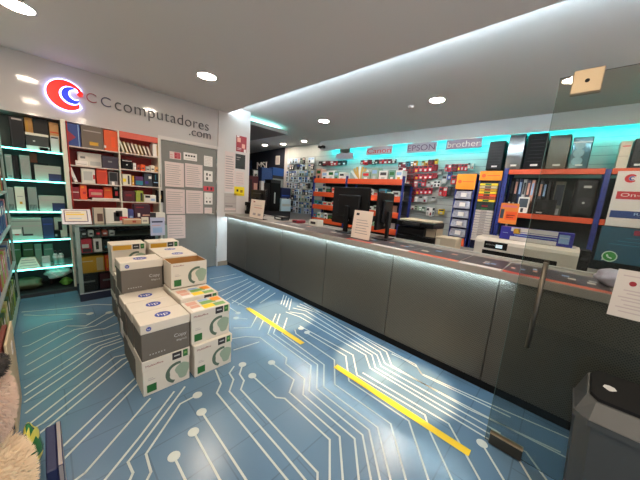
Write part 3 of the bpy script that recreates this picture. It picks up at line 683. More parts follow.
oi('product_box', 103.3, 112, 187, zl[3]+.001, orange, 'orange box behind the white tray on the fourth red shelf', [(.2, .7, .8, .8, yorange)], .1, off=.07)
oi('product_box', 112.8, 119.3, 185.5, zl[3]+.001, blackm, 'black box with red figure on the fourth red shelf', [(.3, .3, .7, .6, red), (.2, .75, .7, .9, lgrey)], .1, off=.07)
for k in range(8):
    oi('magazine', 122.5+k*3.8, 124.6+k*3.8, 139+k*.9, zr[0], M(['cream_cover', 'ochre_cover', 'sand_cover', 'rose_cover'][k % 4], [(206, 190, 158), (186, 154, 96), (170, 140, 116), (190, 160, 146)][k % 4], .5),
       '%s magazine leaning in the top right bay, %s from left' % (['cream', 'ochre', 'sand', 'rose'][k % 4], ['first', 'second', 'third', 'fourth', 'fifth', 'sixth', 'seventh', 'eighth'][k]), [(.2, .1, .8, .9, cream)], .18, 'magazine', lean=-.30).scale = (1, 1, .85)
oi('magazine_file', 152.7, 158, 144, zr[0], paper, 'white magazine file at the right end of the top right bay', [(.7, .1, .9, .9, gold)], .18, 'file')
oi('product_box', 121.8, 132, 159.5, zr[1], blackm, 'black box with pale lettering on the second shelf, right bay', [(.05, .8, .95, .9, ink), (.4, .4, .55, .5, paper)], .14)
oi('product_box', 133, 136, 163, zr[1], paper, 'narrow white box on the second shelf, right bay', [(.2, .5, .8, .6, ink)], .1)
for k, (p0, p1, yt, m_, l) in enumerate(((136.5, 140, 165, M('rust_board', (168, 70, 50), .5), 'rust coloured'), (140.5, 145, 164.5, orange, 'small orange'), (145.5, 150, 166.5, lgrey, 'pale grey'), (150.5, 154.5, 165.5, cream, 'cream'), (155, 160, 167, M('peach_board'), 'peach'))):
    oi('small_box', p0, p1, yt, zr[1], m_, l+' little box on the second shelf of the right bay', [(.2, .3, .8, .5, inkd)], .1)
oi('book', 122.3, 131, 174.3, zr[2], cream, 'cream book with dark diagonal cover on the third shelf, right bay', [(.6, .1, .8, .9, inkd), (.05, .3, .4, .6, yellow)], .1, 'book')
oi('book', 131.7, 134, 176, zr[2], gold, 'thin ochre book on the third shelf, right bay', [(.2, .2, .8, .3, cream)], .1, 'book')
oi('product_box', 135, 143.3, 176.5, zr[2], M('violet_board', (90, 40, 90), .45), 'violet and teal box on the third shelf, right bay', [(.05, .1, .95, .55, teal)], .12)
oi('product_box', 144, 152, 173.5, zr[2], M('slate_board', (56, 64, 74), .45), 'slate box with white print on the third shelf, right bay', [(.55, .6, .9, .8, paper), (.1, .2, .5, .4, purple)], .12)
oi('product_box', 152.6, 160.5, 173.5, zr[2], black, 'black box with blue lines at the right of the third shelf, right bay', [(.1, .3, .9, .36, lblue), (.3, .5, .4, .9, teal)], .12)
oi('product_box', 123, 135, 191, zr[3], M('maroon_board', (84, 26, 34), .45), 'maroon box on the fourth shelf, right bay', [(.2, .5, .7, .7, dred)], .12)
oi('product_box', 135.7, 143.2, 190.8, zr[3], M('lime_board', (156, 168, 60), .45), 'lime green box with black panel on the fourth shelf, right bay', [(.6, .1, .9, .8, inkd)], .12)
oi('product_box', 144, 156, 195, zr[3], M('white_board'), 'low white box on the fourth shelf, right bay', [(.1, .6, .5, .9, inkd), (.55, .2, .9, .5, lblue)], .12)
oi('product_box', 157.2, 163.5, 190.5, zr[3], blackm, 'black box at the right end of the fourth shelf', [(.3, .3, .6, .6, gold)], .12)

# ------------------------------------------------------------------ glass showcase in front of the shelves
SYc = 4.14
G = thing('glass_showcase', 'glass topped display case with dark plinth in front of the red shelves', 'display case', (.215, SYc, 0))
gx1 = .97
fr = M('showcase_frame', (150, 168, 158), .4, .4)
a = MB(); a.box((0, 0, 0), (gx1, .46, .105), M('navy_plinth', (24, 30, 52), .4), .003); a.box((0, -.003, .095), (gx1, 0, .108), alu); a.build('plinth', G)
for (x, y) in ((.02, .012), (gx1-.02, .012), (.02, .448), (gx1-.02, .448)):
    a = MB(); a.box((x-.02, y-.012, .105), (x+.02, y+.012, .925), fr); a.build('post', G)
a = MB(); a.box((0, 0, .925), (gx1, .46, .945), M('top_glass', (120, 140, 132), .15), .003); a.build('glass_top', G)
for z in (.34, .60, .80):
    a = MB(); a.box((.004, .03, z-.008), (gx1-.004, .45, z), M('shelf_glass_dark', (66, 76, 72), .3)); a.build('shelf', G)
a = MB(); a.box((.04, .008, .11), (gx1-.04, .012, .92), clear); a.build('front_glass', G)
a = MB(); a.box((.0, .45, .11), (gx1, .46, .92), blackm); a.build('back_panel', G)
GY = SYc+.05
def gi(name, p0, p1, yt, z, m, label, dec=(), dep=.12, cat='box', off=0): return box_y(name, p0, p1, yt, z, GY+off, dep, m, label, cat, dec)
gi('product_box', 80.8, 91.5, 239, .60, M('raspberry_board'), 'red and white box on the middle shelf of the showcase', [(.05, .35, .7, .62, paper), (.1, .05, .9, .3, inkd)])
gi('phone_box', 93, 101.5, 238.7, .60, paper, 'white phone box with black handset picture in the showcase', [(.28, .2, .62, .8, inkd), (.35, .3, .55, .5, green)])
gi('product_box', 103, 110, 240, .60, dark, 'dark box right of the white phone box in the showcase', [(.2, .3, .8, .5, teal)])
for k in range(5):
    gi('small_box', 81+k*7, 86.5+k*7, 230.5, .80, [dark, lgrey, dark, M('rust_board'), lgrey][k], ['leftmost dark', 'second, pale', 'third, dark', 'fourth, rust coloured', 'fifth, pale'][k]+' little box on the top shelf of the showcase', [(.2, .3, .8, .6, [lgrey, inkd, red, paper, inkd][k])], .1)
gi('product_box', 80.5, 104, 256.5, .34, gold, 'wide ochre box on the lower shelf of the showcase', [(.65, .1, .95, .9, M('pale_tan', (210, 190, 150), .5)), (.05, .7, .5, .74, cream)], .14)
gi('product_box', 104.6, 112, 255.5, .34, orange, 'orange box on the lower shelf of the showcase', [(.2, .2, .4, .8, yorange)], .14)
gi('product_box', 81, 98, 274, .108, dark, 'dark grey box at the bottom of the showcase', [(.1, .5, .8, .6, grey)], .16)
gi('product_box', 99.5, 113, 273, .108, M('maroon_board'), 'maroon box at the bottom of the showcase', [(.2, .5, .8, .62, grey)], .16)
# things standing on the showcase
zt = .9455
t = thing('sign_holder', 'white framed sign lying tilted on the showcase, yellow and blue print', 'sign', (W('y', SYc+.06, 63.5, 224).x, SYc+.06, zt+.009))
wv = W('y', SYc+.06, 92, 222).x-W('y', SYc+.06, 63.5, 224).x
rx = Matrix.Rotation(math.radians(-32), 4, 'X')
a = MB(); a.box((-.01, 0, .0), (wv, .015, .20), M('frame_white', (226, 220, 224), .35), .004, rot=rx); a.build('frame', t)
a = MB(); a.box((.012, -.003, .03), (wv-.03, .001, .182), M('frame_purple', (80, 56, 96), .4), rot=rx)
a.box((.020, -.004, .037), (wv-.038, .0, .176), M('sign_paper', (226, 214, 196), .5), rot=rx); a.box((.03, -.0048, .12), (wv-.06, 0, .135), yellow, rot=rx); a.box((.03, -.0048, .145), (wv-.09, 0, .152), gold, rot=rx); a.box((.05, -.0048, .07), (wv-.09, 0, .078), lblue, rot=rx)
a.build('sign_face', t)
a = MB(); a.hexa([(.02, .05, 0), (wv-.04, .05, 0), (wv-.04, .11, 0), (.02, .11, 0)], [(.02, .085, .13), (wv-.04, .085, .13), (wv-.04, .10, .15), (.02, .10, .15)], M('frame_white')); a.build('stand', t)
def ti(name, p0, p1, yt, m, label, dec=(), dep=.1, cat='box', off=.12, zb=None): return box_y(name, p0, p1, yt, zb or zt, SYc+off, dep, m, label, cat, dec)
ti('photo_frame', 92.5, 104, 208, M('photo_cream', (196, 180, 158), .5), 'photo box with brown picture standing on the showcase', [(.35, .15, .85, .65, M('photo_brown', (96, 66, 54), .5)), (.0, .0, .08, 1, M('plum_board')), (.92, 0, 1, 1, M('plum_board'))], .06, 'photo frame')
ti('product_box', 105, 127.5, 208.5, M('white_board'), 'white box with black swoosh standing on the showcase', [(.36, .15, .62, .75, inkd), (.6, .2, .98, .45, M('raspberry_board')), (.45, .45, .75, .85, inkd)], .1)
ti('product_box', 128.2, 133.5, 209.5, M('indigo_board', (60, 66, 128), .45), 'indigo box behind the tan tray on the showcase', [(.2, .3, .8, .5, lblue)], .1, off=.2)
ti('product_box', 134, 150, 204.5, M('burgundy_board', (62, 22, 40), .45), 'large burgundy box at the back of the showcase top', [(.2, .3, .35, .5, paper), (.5, .35, .95, .42, M('rose_print')), (.1, .8, .6, .86, dred)], .14, off=.24)
ti('tray', 123.5, 141, 219, M('tan_tray', (196, 150, 112), .5), 'low tan tray at the front of the showcase top', [(.5, .3, .7, .7, M('rust_board')), (.02, .8, .98, .95, cream)], .1, 'tray', off=.02)
ti('price_card', 141.3, 148.5, 217.3, cream, 'small cream card on the showcase', [(.2, .3, .8, .6, ink)], .02, 'card', off=.04)
ti('product_box', 150, 165, 212.8, M('white_board'), 'black and white box at the right end of the showcase top', [(.0, .0, .38, 1, inkd), (.1, .3, .3, .6, green), (.5, .3, .9, .5, M('rose_print'))], .08, off=.26)
A_, B_ = W('y', SYc-.004, 150, 217.5), W('y', SYc-.004, 165, 235)
a = MB(); a.box((A_.x, SYc-.008, B_.z), (B_.x, SYc-.005, A_.z), M('pale_lilac', (186, 190, 214), .4)); h_ = A_.z-B_.z; w_ = B_.x-A_.x
a.box((A_.x+w_*.1, SYc-.009, B_.z+h_*.72), (A_.x+w_*.85, SYc-.0078, B_.z+h_*.8), navy); a.box((A_.x+w_*.15, SYc-.009, B_.z+h_*.15), (A_.x+w_*.8, SYc-.0078, B_.z+h_*.45), lblue); a.box((A_.x+w_*.1, SYc-.009, B_.z+h_*.55), (A_.x+w_*.7, SYc-.0078, B_.z+h_*.58), M('rose_print'))
tag(a.build('leaflet'), 'pale lilac leaflet hanging at the right end of the showcase front', 'leaflet')

# ------------------------------------------------------------------ shelving along the left wall, seen nearly edge on
K = thing('side_shelving', 'shelf unit along the left edge with green leaning folders', 'shelf unit', (0, 0, 0))
kx = -.285
a = MB(); a.box((kx-.02, 4.53, 0), (kx, 4.57, 2.1), M('showcase_frame'), .003); a.build('post', K)
a = MB(); a.box((-.66, 4.55, 0), (kx-.022, 4.565, 2.1), clear); a.build('side_glass', K)
a = MB(); a.box((-.67, 1.6, 0), (-.655, 4.52, 2.1), M('unit_back_green')); a.build('back_panel', K)
for z in (.06, .5, .92, 1.3, 1.7):
    a = MB(); a.box((-.655, 1.6, z-.02), (kx, 4.52, z), alu, .002); a.build('shelf', K)
a = MB(); a.box((kx-.02, 1.58, 0), (kx, 1.62, 2.1), M('showcase_frame'), .003); a.build('post', K)
cols = [('lime', (150, 170, 70)), ('olive', (110, 124, 60)), ('pale yellow', (208, 200, 130)), ('dark green', (60, 92, 58)), ('grey', (150, 156, 150)), ('blue', (60, 88, 140)), ('pink', (196, 120, 128)), ('brick', (150, 70, 56))]
ordn = ['first', 'second', 'third', 'fourth', 'fifth', 'sixth', 'seventh', 'eighth', 'ninth', 'tenth', 'eleventh', 'twelfth']
for z, tall, lname in ((.06, .34, 'lowest'), (.5, .33, 'second'), (.92, .3, 'third'), (1.3, .3, 'fourth')):
    y = 4.44; k = 0
    while y > 2.1 and k < 12:
        nm, rgb = (cols[random.choice((0, 1, 2, 3, 0, 2))] if z < .5 else cols[random.choice((4, 5, 6, 0, 4, 7))])
        th = random.uniform(.05, .12); hh = tall*random.uniform(.75, 1)
        a = MB(); a.box((0, -th, 0), (.26, 0, hh), M(nm.replace(' ', '_')+'_cover', rgb, .5), .003); a.box((.2592, -th*.8, hh*.55), (.261, -th*.2, hh*.85), [cream, lgrey, paper][k % 3])
        o = a.build('folder', None, (kx-.28, y, z+.0005)); o.rotation_euler.x = 0
        tag(o, '%s folder, %s shelf at the left edge, %s from far end' % (nm, lname, ordn[k]), 'folder')
        y -= th+random.uniform(.03, .09); k += 1
# red brown boards, white tag, bag and navy board near the camera
a = MB(); a.box((0, 0, 0), (.022, .34, .55), M('redwood_board', (120, 58, 46), .5), .003); a.box((.0215, .02, .02), (.023, .32, .05), cream)
tag(a.build('board', None, (-.245, 2.12, .001)), 'red brown board standing at the left edge of the floor', 'board')
a = MB(); a.box((0, 0, 0), (.012, .36, .56), M('sand_board', (206, 186, 150), .5), .003); tag(a.build('board', None, (-.215, 2.12, .001)), 'sand coloured board beside the red brown board', 'board')
p = W('x', -.198, 23, 390)
a = MB(); a.box((0, 0, 0), (.003, .05, .07), paper); a.box((.0028, .008, .03), (.0036, .042, .034), ink); tag(a.build('price_tag', None, (-.202, 2.28, .42)), 'white price tag at the edge of the sand coloured board', 'tag')

# ------------------------------------------------------------------ glass door, bin
gx, gy0 = 1.891, .156
D = thing('glass_door', 'clear glass shop door standing open parallel to the counter', 'door', (gx, gy0, 0))
a = MB(); a.box((-.004, -1.0, .012), (.004, 0, 2.19), doorglass, .001); a.build('glass_pane', D)
a = MB(); a.box((-.0035, -.0004, .012), (.0035, .0012, 2.19), M('glass_edge', (96, 122, 116), .25)); a.build('glass_edge', D)
brass = M('satin_nickel', (176, 158, 130), .4, .6)
def yz(px, py): v = W('x', gx-.02, px, py); return v.y-gy0, v.z
y1, z1 = yz(570, 96); y2, z2 = yz(600, 70)
a = MB(); a.box((-.02, -.16, 2.095), (.02, -.05, 2.205), brass, .004); a.cyl((-.0215, -.105, 2.15), (-.019, -.105, 2.15), .009, blackm); a.build('top_hinge_patch', D)
a = MB(); a.box((-.018, -.19, .006), (.018, -.02, .085), M('patch_dark', (66, 64, 58), .35, .6), .004); a.box((-.019, -.19, .079), (.019, -.02, .0865), brass); a.build('floor_patch', D)
for s in (-1, 1):
    a = MB(); hx = s*.045
    a.cyl((hx, -.105, .735), (hx, -.105, 1.235), .0115, M('handle_steel', (100, 94, 84), .5, 1), n=20)
    for z in (.83, 1.14): a.cyl((s*.006, -.105, z), (hx, -.105, z), .008, steel)
    a.build('handle', D)
# A4 sheet on the glass
p0, p1 = W('x', gx-.007, 607, 312), W('x', gx-.007, 650, 272)
a = MB(); y1_, y0_ = p0.y, p0.y-.21
a.box((gx-.008, y0_, 1.03), (gx-.0055, y1_, 1.262), M('notice_paper', (192, 184, 174), .6))
for k, z in enumerate((1.235, 1.165, 1.15, 1.13, 1.115, 1.095, 1.08, 1.06)): a.box((gx-.0086, y0_+.02, z-.003), (gx-.0075, y1_-.02-.012*(k % 3), z+.003), ink)
a.cyl((gx-.0086, y1_-.055, 1.2), (gx-.0075, y1_-.055, 1.2), .012, dred)
nt_ = a.build('notice'); tag(nt_, 'white printed notice with a red emblem taped on the glass door', 'notice')
text('lettering', 'computadores', .09, .014, (gx-.0082, y1_-.075, 1.19), '-x', ink, None, .0006).parent = nt_

# swing-top bin
bx0, by0 = 1.585, -.165
Bn = thing('waste_bin', 'grey swing top waste bin with black flap in front of the glass door', 'bin', (bx0, by0, 0))
bing = M('bin_grey', (62, 64, 63), .45, noise=.05, bump=.05)
def ring(x0, x1, y0, y1, z, c=.05, z1=None):
    z1 = z if z1 is None else z1
    q = [(x0+c, y1), (x0, y1-c), (x0, y0+c), (x0+c, y0), (x1-c, y0), (x1, y0+c), (x1, y1-c), (x1-c, y1)]
    return [(x, y, z+(z1-z)*(x-x0)/(x1-x0)) for x, y in q]
a = MB(); a.hexa(ring(.045, .245, -.31, -.05, 0), ring(.008, .275, -.352, -.008, .59), bing); a.build('body', Bn)
a = MB(); a.hexa(ring(-.002, .285, -.362, .002, .59, .045), ring(-.004, .287, -.364, .004, .618, .045), bing)
a.hexa(ring(.0, .283, -.36, .0, .618, .045), ring(.058, .255, -.325, -.03, .682, .03, .742), bing); lid = a.build('lid', Bn)
a = MB(); a.hexa(ring(.066, .247, -.317, -.038, .684, .026, .741), ring(.068, .245, -.314, -.041, .698, .026, .754), blackm); fp = a.build('flap', Bn)
a = MB(); cx_, cy_ = .15, -.10
a.poly([(cx_+p_, cy_+q_, .6985+.0005+(.056)*(cx_+p_-.068)/.177) for p_, q_ in ((0, .022), (.014, .016), (.018, 0), (.014, -.016), (0, -.022), (-.010, -.009), (-.014, 0), (-.010, .009))], (0, 0, .001), lgrey); a.build('crest', fp)

# ------------------------------------------------------------------ things on the counter
ct = 1.0305
seg = [(264, 'white'), (300, 'dark'), (345, 'red'), (371, 'white'), (409, 'orange'), (460, 'white'), (503, 'red'), (541, 'orange'), (612, None)]  # first white edge stands in for glare on the counter top
mm = {'white': paper, 'red': M('leaflet_red', (206, 70, 62), .35), 'orange': M('leaflet_orange', (226, 92, 52), .35), 'dark': M('leaflet_dark', (70, 58, 60), .35)}
yy = [W('z', ct, p, 212+(p-218)*.173+((p-218)/390)*9+1.5).y for p, _ in seg]
for k in range(len(seg)-1):
    ya, yb = yy[k], yy[k+1]
    if ya-yb > 1.6: yb = ya-.9
    a = MB(); a.box((CX-.03, yb+.006, ct), (CX+.04, ya-.006, ct+.0012), mm[seg[k][1]]); a.box((CX+.04, yb+.006, ct), (CX+.46, ya-.006, ct+.0012), M('leaflet_photo', (64, 56, 62), .35, noise=.5, scale=14))
    for q in range(4):
        u = random.uniform(.1, .4); v = random.uniform(.1, .8)
        a.box((CX+.06+u*.6, yb+(ya-yb)*v, ct+.001), (CX+.12+u*.6, yb+(ya-yb)*(v+.12), ct+.0016), random.choice([lgrey, M('rose_print'), lblue, cream]))
    tag(a.build('price_leaflet'), '%s edged price leaflet on the counter, %s from poster wall' % (seg[k][1] if seg[k][1] != 'dark' else 'dark red', ordn[k]), 'leaflet')
def standee(p0, p1, ytop, X, label, dec):
    y1 = W('x', X, p0, (ytop+240)/2).y; y0 = W('x', X, p1, (ytop+240)/2).y; z1 = W('x', X, p0, ytop).z
    t = thing('sign_holder', label, 'sign', (X, (y0+y1)/2, ct)); w_ = (y1-y0)/2; h_ = z1-ct
    ry = Matrix.Rotation(math.radians(6), 4, 'Y')
    a = MB(); a.box((0, -w_, .004), (.003, w_, h_), clear, rot=ry); a.box((0, -w_, 0), (.09, w_, .004), clear); a.build('acrylic_holder', t)
    a = MB(); a.box((-.0015, -w_*.97, .008), (-.0003, w_*.97, h_*.99), M('card_cream', (238, 222, 206), .5), rot=ry)
    for (u0, v0, u1, v1, m_) in dec: a.box((-.0026, w_-2*w_*u1, h_*v0), (-.001, w_-2*w_*u0, h_*v1), m_, rot=ry)
    a.build('card', t)
standee(249, 263, 198.5, 2.50, 'cream card in a clear stand at the far end of the counter', [(.2, .84, .32, .9, dred), (.3, .55, .85, .59, M('rose_print')), (.25, .68, .8, .7, ink), (.25, .16, .45, .28, ink), (.6, .16, .8, .28, ink)])
standee(351.5, 371, 209.2, 2.52, 'cream card with printed lines in a clear stand in front of the monitor', [(.15, .82, .3, .9, inkd)]+[(.2, .2+.09*k, .85-.05*(k % 3), .222+.09*k, ink) for k in range(6)])

def monitor(name, label, X, Yc, w_, h_, zb, rz, m=black):
    t = thing(name, label, 'monitor', (X, Yc, ct+.0022), rz=rz)
    a = MB(); a.box((-.018, -w_/2, zb), (.018, w_/2, zb+h_), m, .006); a.box((-.05, -w_*.3, zb+h_*.2), (-.018, w_*.3, zb+h_*.8), m, .012); a.build('housing', t)
    a = MB(); a.box((.018, -w_/2+.012, zb+.012), (.0195, w_/2-.012, zb+h_-.012), M('screen_glass', (12, 14, 18), .1)); a.build('screen', t)
    a = MB(); a.box((-.075, -.035, .012), (-.045, .035, zb+h_*.5), m, .005); a.build('neck', t)
    a = MB(); a.box((-.12, -.13, 0), (.08, .13, .014), m, .005); a.build('base', t)
    a = MB(); a.cyl((-.0185, 0, zb+h_*.12), (-.0188, 0, zb+h_*.12), .018, lgrey); a.build('emblem', t)
    return t
monitor('monitor', 'large black monitor seen from behind in the middle of the counter', 2.86, 2.17, .64, .50, .11, math.radians(-4))
monitor('monitor', 'black monitor turned edge on, right of the large monitor', 2.86, 1.64, .46, .44, .12, math.radians(98))
monitor('monitor', 'small black monitor at the far end of the counter by the poster wall', 2.84, 4.36, .50, .29, .20, 0)
# clutter beyond the monitors on the counter
for k, (X, Y, sz, m_, nm, l) in enumerate(((2.80, 3.55, (.16, .24, .06), dark, 'card_terminal', 'dark card terminal on the counter between the two far signs'), (2.80, 3.15, (.18, .14, .05), dred, 'small_box', 'low dark red box on the counter left of the large monitor'),
        (2.84, 2.75, (.14, .18, .10), M('white_board'), 'tape_dispenser', 'white box beside the large monitor on the counter'), (2.78, 4.68, (.14, .08, .24), blackm, 'telephone', 'black telephone set at the poster wall end of the counter'))):
    a = MB(); a.box((0, 0, 0), sz, m_, .01, seg=2); a.box((sz[0]*.15, sz[1]*.15, sz[2]-.001), (sz[0]*.6, sz[1]*.85, sz[2]+.003), grey if m_ is not grey else dark); a.box((-.002, sz[1]*.2, sz[2]*.3), (.001, sz[1]*.8, sz[2]*.7), lgrey if m_ in (dark, blackm) else inkd)
    tag(a.build(nm, None, (X, Y, ct)), l, nm.replace('_', ' '))

# ------------------------------------------------------------------ back desk with printers
dz = .875
Dk = thing('back_desk', 'long low desk behind the counter carrying the printers', 'desk', (3.74, -.9, 0))
a = MB(); a.box((0, 0, dz-.03), (.8, 3.1, dz), grey, .004); a.build('desk_top', Dk)
for y in (.03, 1.5, 3.07):
    a = MB(); a.box((.03, y-.02, 0), (.77, y+.02, dz-.03), dark); a.build('leg', Dk)
# large format printer
pl = thing('large_format_printer', 'wide cream large format printer behind the counter', 'printer', (3.88, .845, dz+.0005))
Wp = .985
a = MB(); prof = [(0, 0), (.44, 0), (.44, .235), (.40, .255), (.06, .255), (.012, .225), (0, .19)]
a.poly([(x, 0, z) for x, z in prof], (0, -Wp, 0), M('printer_cream', (216, 208, 196), .4)); a.build('body', pl)
a = MB(); a.box((-.003, -.84*Wp, .035), (.02, -.10*Wp, .10), blackm); a.build('paper_slot', pl)
a = MB(); a.box((-.007, -.36*Wp, .125), (.015, -.11*Wp, .215), black, .006); q = a.build('control_panel', pl)
a = MB(); a.box((-.0085, -.31*Wp, .145), (-.006, -.24*Wp, .185), M('panel_screen', (214, 236, 245), .3, emit=.6)); a.build('display', q)
text('lettering', 'EPSON', .10, .016, (-.0075, -.13*Wp, .165), '-x', lgrey, q, .001)
a = MB(); a.box((.1, -.97*Wp, .2551), (.42, -.03*Wp, .262), M('printer_top', (196, 190, 180), .4)); a.build('top_cover', pl)
# box of plotter paper on it
pr = thing('plotter_paper_box', 'long blue and white plotter paper box lying on the large printer', 'box', (3.97, W('x', 3.97, 499, 238).y, dz+.263))
wl = W('x', 3.97, 499, 238).y-W('x', 3.97, 574, 240).y
a = MB(); a.box((0, -wl, 0), (.15, 0, .155), M('plotter_blue', (46, 46, 150), .4), .003)
for (u0, v0, u1, v1, m_) in ((.16, 0, .80, .30, paper), (.16, .70, .80, 1, paper), (.22, .58, .80, .66, paper), (.22, .40, .80, .46, lblue), (.2, .52, .3, .92, gold), (.82, .2, .95, .85, lblue), (.83, .6, .94, .65, paper), (.04, .5, .12, .54, lblue)):
    a.box((-.001, -wl*u1, .155*v0), (.001, -wl*u0, .155*v1), m_)
a.build('carton', pr)
a = MB(); a.cyl((-.0015, -wl*.24, .115), (.001, -wl*.24, .115), .03, gold); a.build('seal_print', pr)
# black multifunction printer
my1, my0 = W('x', 3.82, 397, 225).y, W('x', 3.82, 434, 225).y
mf = thing('office_printer', 'black multifunction printer with beige lid behind the counter', 'printer', (3.82, my0, dz+.0005)); mw = my1-my0
a = MB(); a.box((0, 0, 0), (.42, mw, .13), black, .01); a.box((.12, 0, .13), (.42, mw*.3, .27), M('printer_beige', (196, 184, 160), .5), .006); a.box((.02, mw*.25, .13), (.42, mw, .25), black, .008); a.build('body', mf)
a = MB(); a.box((-.02, 0, .27), (.44, mw, .345), black, .012, seg=2); s1 = a.build('scanner', mf)
a = MB(); a.box((.02, .02, .345), (.44, mw-.02, .375), M('printer_beige'), .01); a.build('scanner_lid', mf)
a = MB(); a.box((-.06, mw*.35, .285), (-.02, mw*.8, .33), dark, .006); a.build('control_panel', mf)
a = MB(); a.box((-.10, mw*.3, .05), (0, mw*.9, .065), dark, .004); a.build('paper_tray', mf)
box_x('product_box', 435.5, 457, 237.5, dz, 3.84, .25, M('beige_board', (204, 190, 166), .5), 'low beige box between the black printer and the large printer', 'box', [(.05, .1, .25, .8, cream)], bev=.01)
box_x('product_box', 580.5, 592, 251, dz, 3.95, .2, blackm, 'black box right of the large printer', 'box', [(.2, .6, .8, .7, dark)])

# ------------------------------------------------------------------ back wall: brand plates
SX = BX-.014
VX = BX-.205
def plate(p0, p1, txt, m, label, pm=None):
    A, B = W('x', VX, *p0), W('x', VX, *p1)
    t = thing('brand_sign', label, 'sign', (VX, A.y, B.z)); w_, h_ = A.y-B.y, A.z-B.z
    a = MB(); a.box((0, -w_, 0), (.018, 0, h_), pm or M('plate_lilac', (178, 168, 178), .4), .002); a.build('plate', t)
    a = MB(); a.box((.006, -w_*.8, h_-.002), (.012, -w_*.2, 2.75-B.z), steel); a.build('hanger', t)
    if txt: text('lettering', txt, w_*.9, h_*.62, (0, -w_*.05, h_*.19), '-x', m, t, .004)
plate((366.5, 147.5), (392, 153.8), 'Canon', M('brand_red', (190, 60, 66), .5), 'lilac plate with red lettering on the cyan lit wall')
plate((407, 144), (436, 151.5), 'EPSON', M('brand_grey', (120, 96, 120), .5), 'lilac plate with spaced capital lettering on the cyan lit wall')
plate((446.5, 140.5), (481.5, 147.5), 'brother', paper, 'lilac plate with white lower case lettering on the cyan lit wall', M('plate_mauve', (150, 132, 152), .4))
plate((336, 153.5), (353, 158.8), '', None, 'blank faded lilac plate at the left of the cyan lit wall')

# cartridge packs on hooks
def pack(X, y, z, w_, h_, d_, m, dec, label, group, name='ink_cartridge', cat='cartridge'):
    a = MB(); a.box((0, -w_/2, -h_), (d_, w_/2, 0), m, .004)
    for (u0, v0, u1, v1, mm_) in dec: a.box((-.0012, w_/2-w_*u1, -h_+h_*v0), (.001, w_/2-w_*u0, -h_+h_*v1), mm_)
    a.box((d_*.3, -.003, 0), (SX-X, .003, .006), steel)       # hook
    return tag(a.build(name, None, (X, y, z)), label, cat, group)
def pack_row(p0, p1, n, hpx, pal, label, group, X=None, seed=0, dep=.05):
    X = X or SX-.13; rnd = random.Random(seed)
    A, B = W('x', X, *p0), W('x', X, *p1); w_ = abs(A.y-B.y)/n
    for k in range(n):
        f = (k+.5)/n; y = A.y+(B.y-A.y)*f; z = A.z+(B.z-A.z)*f
        px = p0[0]+(p1[0]-p0[0])*f; h_ = hpx*(W('x', X, px, 170).z-W('x', X, px, 171).z)
        m = pal[rnd.randrange(len(pal))]
        pack(X+rnd.uniform(-.02, .03), y, z-rnd.uniform(0, .015), w_*.9, h_*rnd.uniform(.92, 1.02), dep, m, [(.1, .62, .9, .9, rnd.choice([dred, paper, inkd])), (.25, .12, .75, .45, rnd.choice([paper, yellow, inkd, lgrey, dred]))], label, group)
reds = [red, dred, M('rose_red'), M('raspberry_board')]
mixd = [red, teal, lgrey, dred, dark, yorange]
pack_row((398, 162), (418, 160), 5, 5, mixd, 'assorted cartridge pack in the top row left under the spaced capital plate', 'top row packs, left')
pack_row((421.5, 160.3), (438, 158.5), 5, 5, [yorange, dred, dark, gold], 'orange and dark cartridge pack in the top row right under the spaced capital plate', 'top row packs, right')
pack_row((398, 167.3), (437.5, 164), 9, 6.5, reds, 'red cartridge pack in the second row of the cartridge wall', 'second row packs')
pack_row((398, 175.3), (437.5, 172.3), 9, 5.6, reds, 'red cartridge pack in the third row of the cartridge wall', 'third row packs')
pack_row((402, 181), (426, 179.5), 6, 6.5, mixd+reds, 'mixed cartridge pack in the fourth row, left half', 'fourth row packs, left')
pack_row((427, 181), (441, 180), 4, 6.5, [teal, paper, lblue, lgrey], 'blue and white pack in the fourth row, right half', 'fourth row packs, right')
pack_row((401, 189.3), (432, 187.5), 8, 6, reds, 'red cartridge pack in the fifth row of the cartridge wall', 'fifth row packs')
pack_row((402, 196.5), (418, 195.5), 4, 6, reds+[lgrey], 'red cartridge pack in the sixth row of the cartridge wall', 'sixth row packs')
pack_row((418.5, 195.3), (427, 195), 2, 7, [paper, lgrey], 'white pack in the sixth row of the cartridge wall', 'sixth row white packs')
pack_row((431, 196.5), (436, 196.3), 1, 4.5, [lgrey], 'single pale pack right of the sixth row', None)
pack_row((407, 204.5), (426, 206.5), 5, 4.5, [M('mint_pack', (190, 206, 176), .5), lgrey, M('sage_board')], 'pale green pack in the seventh row of the cartridge wall', 'seventh row packs')
pack_row((426.5, 207), (435.5, 207), 3, 9, [lgrey, paper], 'white pack in the lowest row of the cartridge wall', 'lowest row packs')
pack_row((438, 208.8), (444.5, 208.6), 1, 6, [yellow], 'single yellow pack on the grey slat wall', None)
pack_row((445, 164), (468, 163.2), 7, 7.2, reds, 'red cartridge pack in the row under the lower case plate', 'packs under the lower case plate')
pack_row((467.5, 162), (474.5, 162), 2, 6.5, [paper, lgrey], 'white pack at the right of the row under the lower case plate', 'white packs under the lower case plate')
pack_row((447.5, 171.5), (452, 171.5), 1, 8, [blue], 'single blue and white pack under the red row', None)
pack_row((467.5, 173.5), (474, 173.5), 1, 7, [M('mauve_pack', (150, 100, 110), .5)], 'single mauve pack under the red row', None)
pack_row((437, 169), (443, 168), 1, 6, [grey], 'single grey pack right of the second row', None)
pack_row((442, 175), (447, 174.8), 1, 9, [lgrey], 'tall pale pack between the two cartridge groups', None)
pack_row((451, 175), (457, 175), 1, 9.5, [red], 'single red pack left of the amber headed rack', None)
pack_row((439, 187), (456, 186), 4, 9, [teal, dark, M('deep_blue_board'), red], 'teal and dark pack in the small group left of the amber headed rack', 'teal packs')
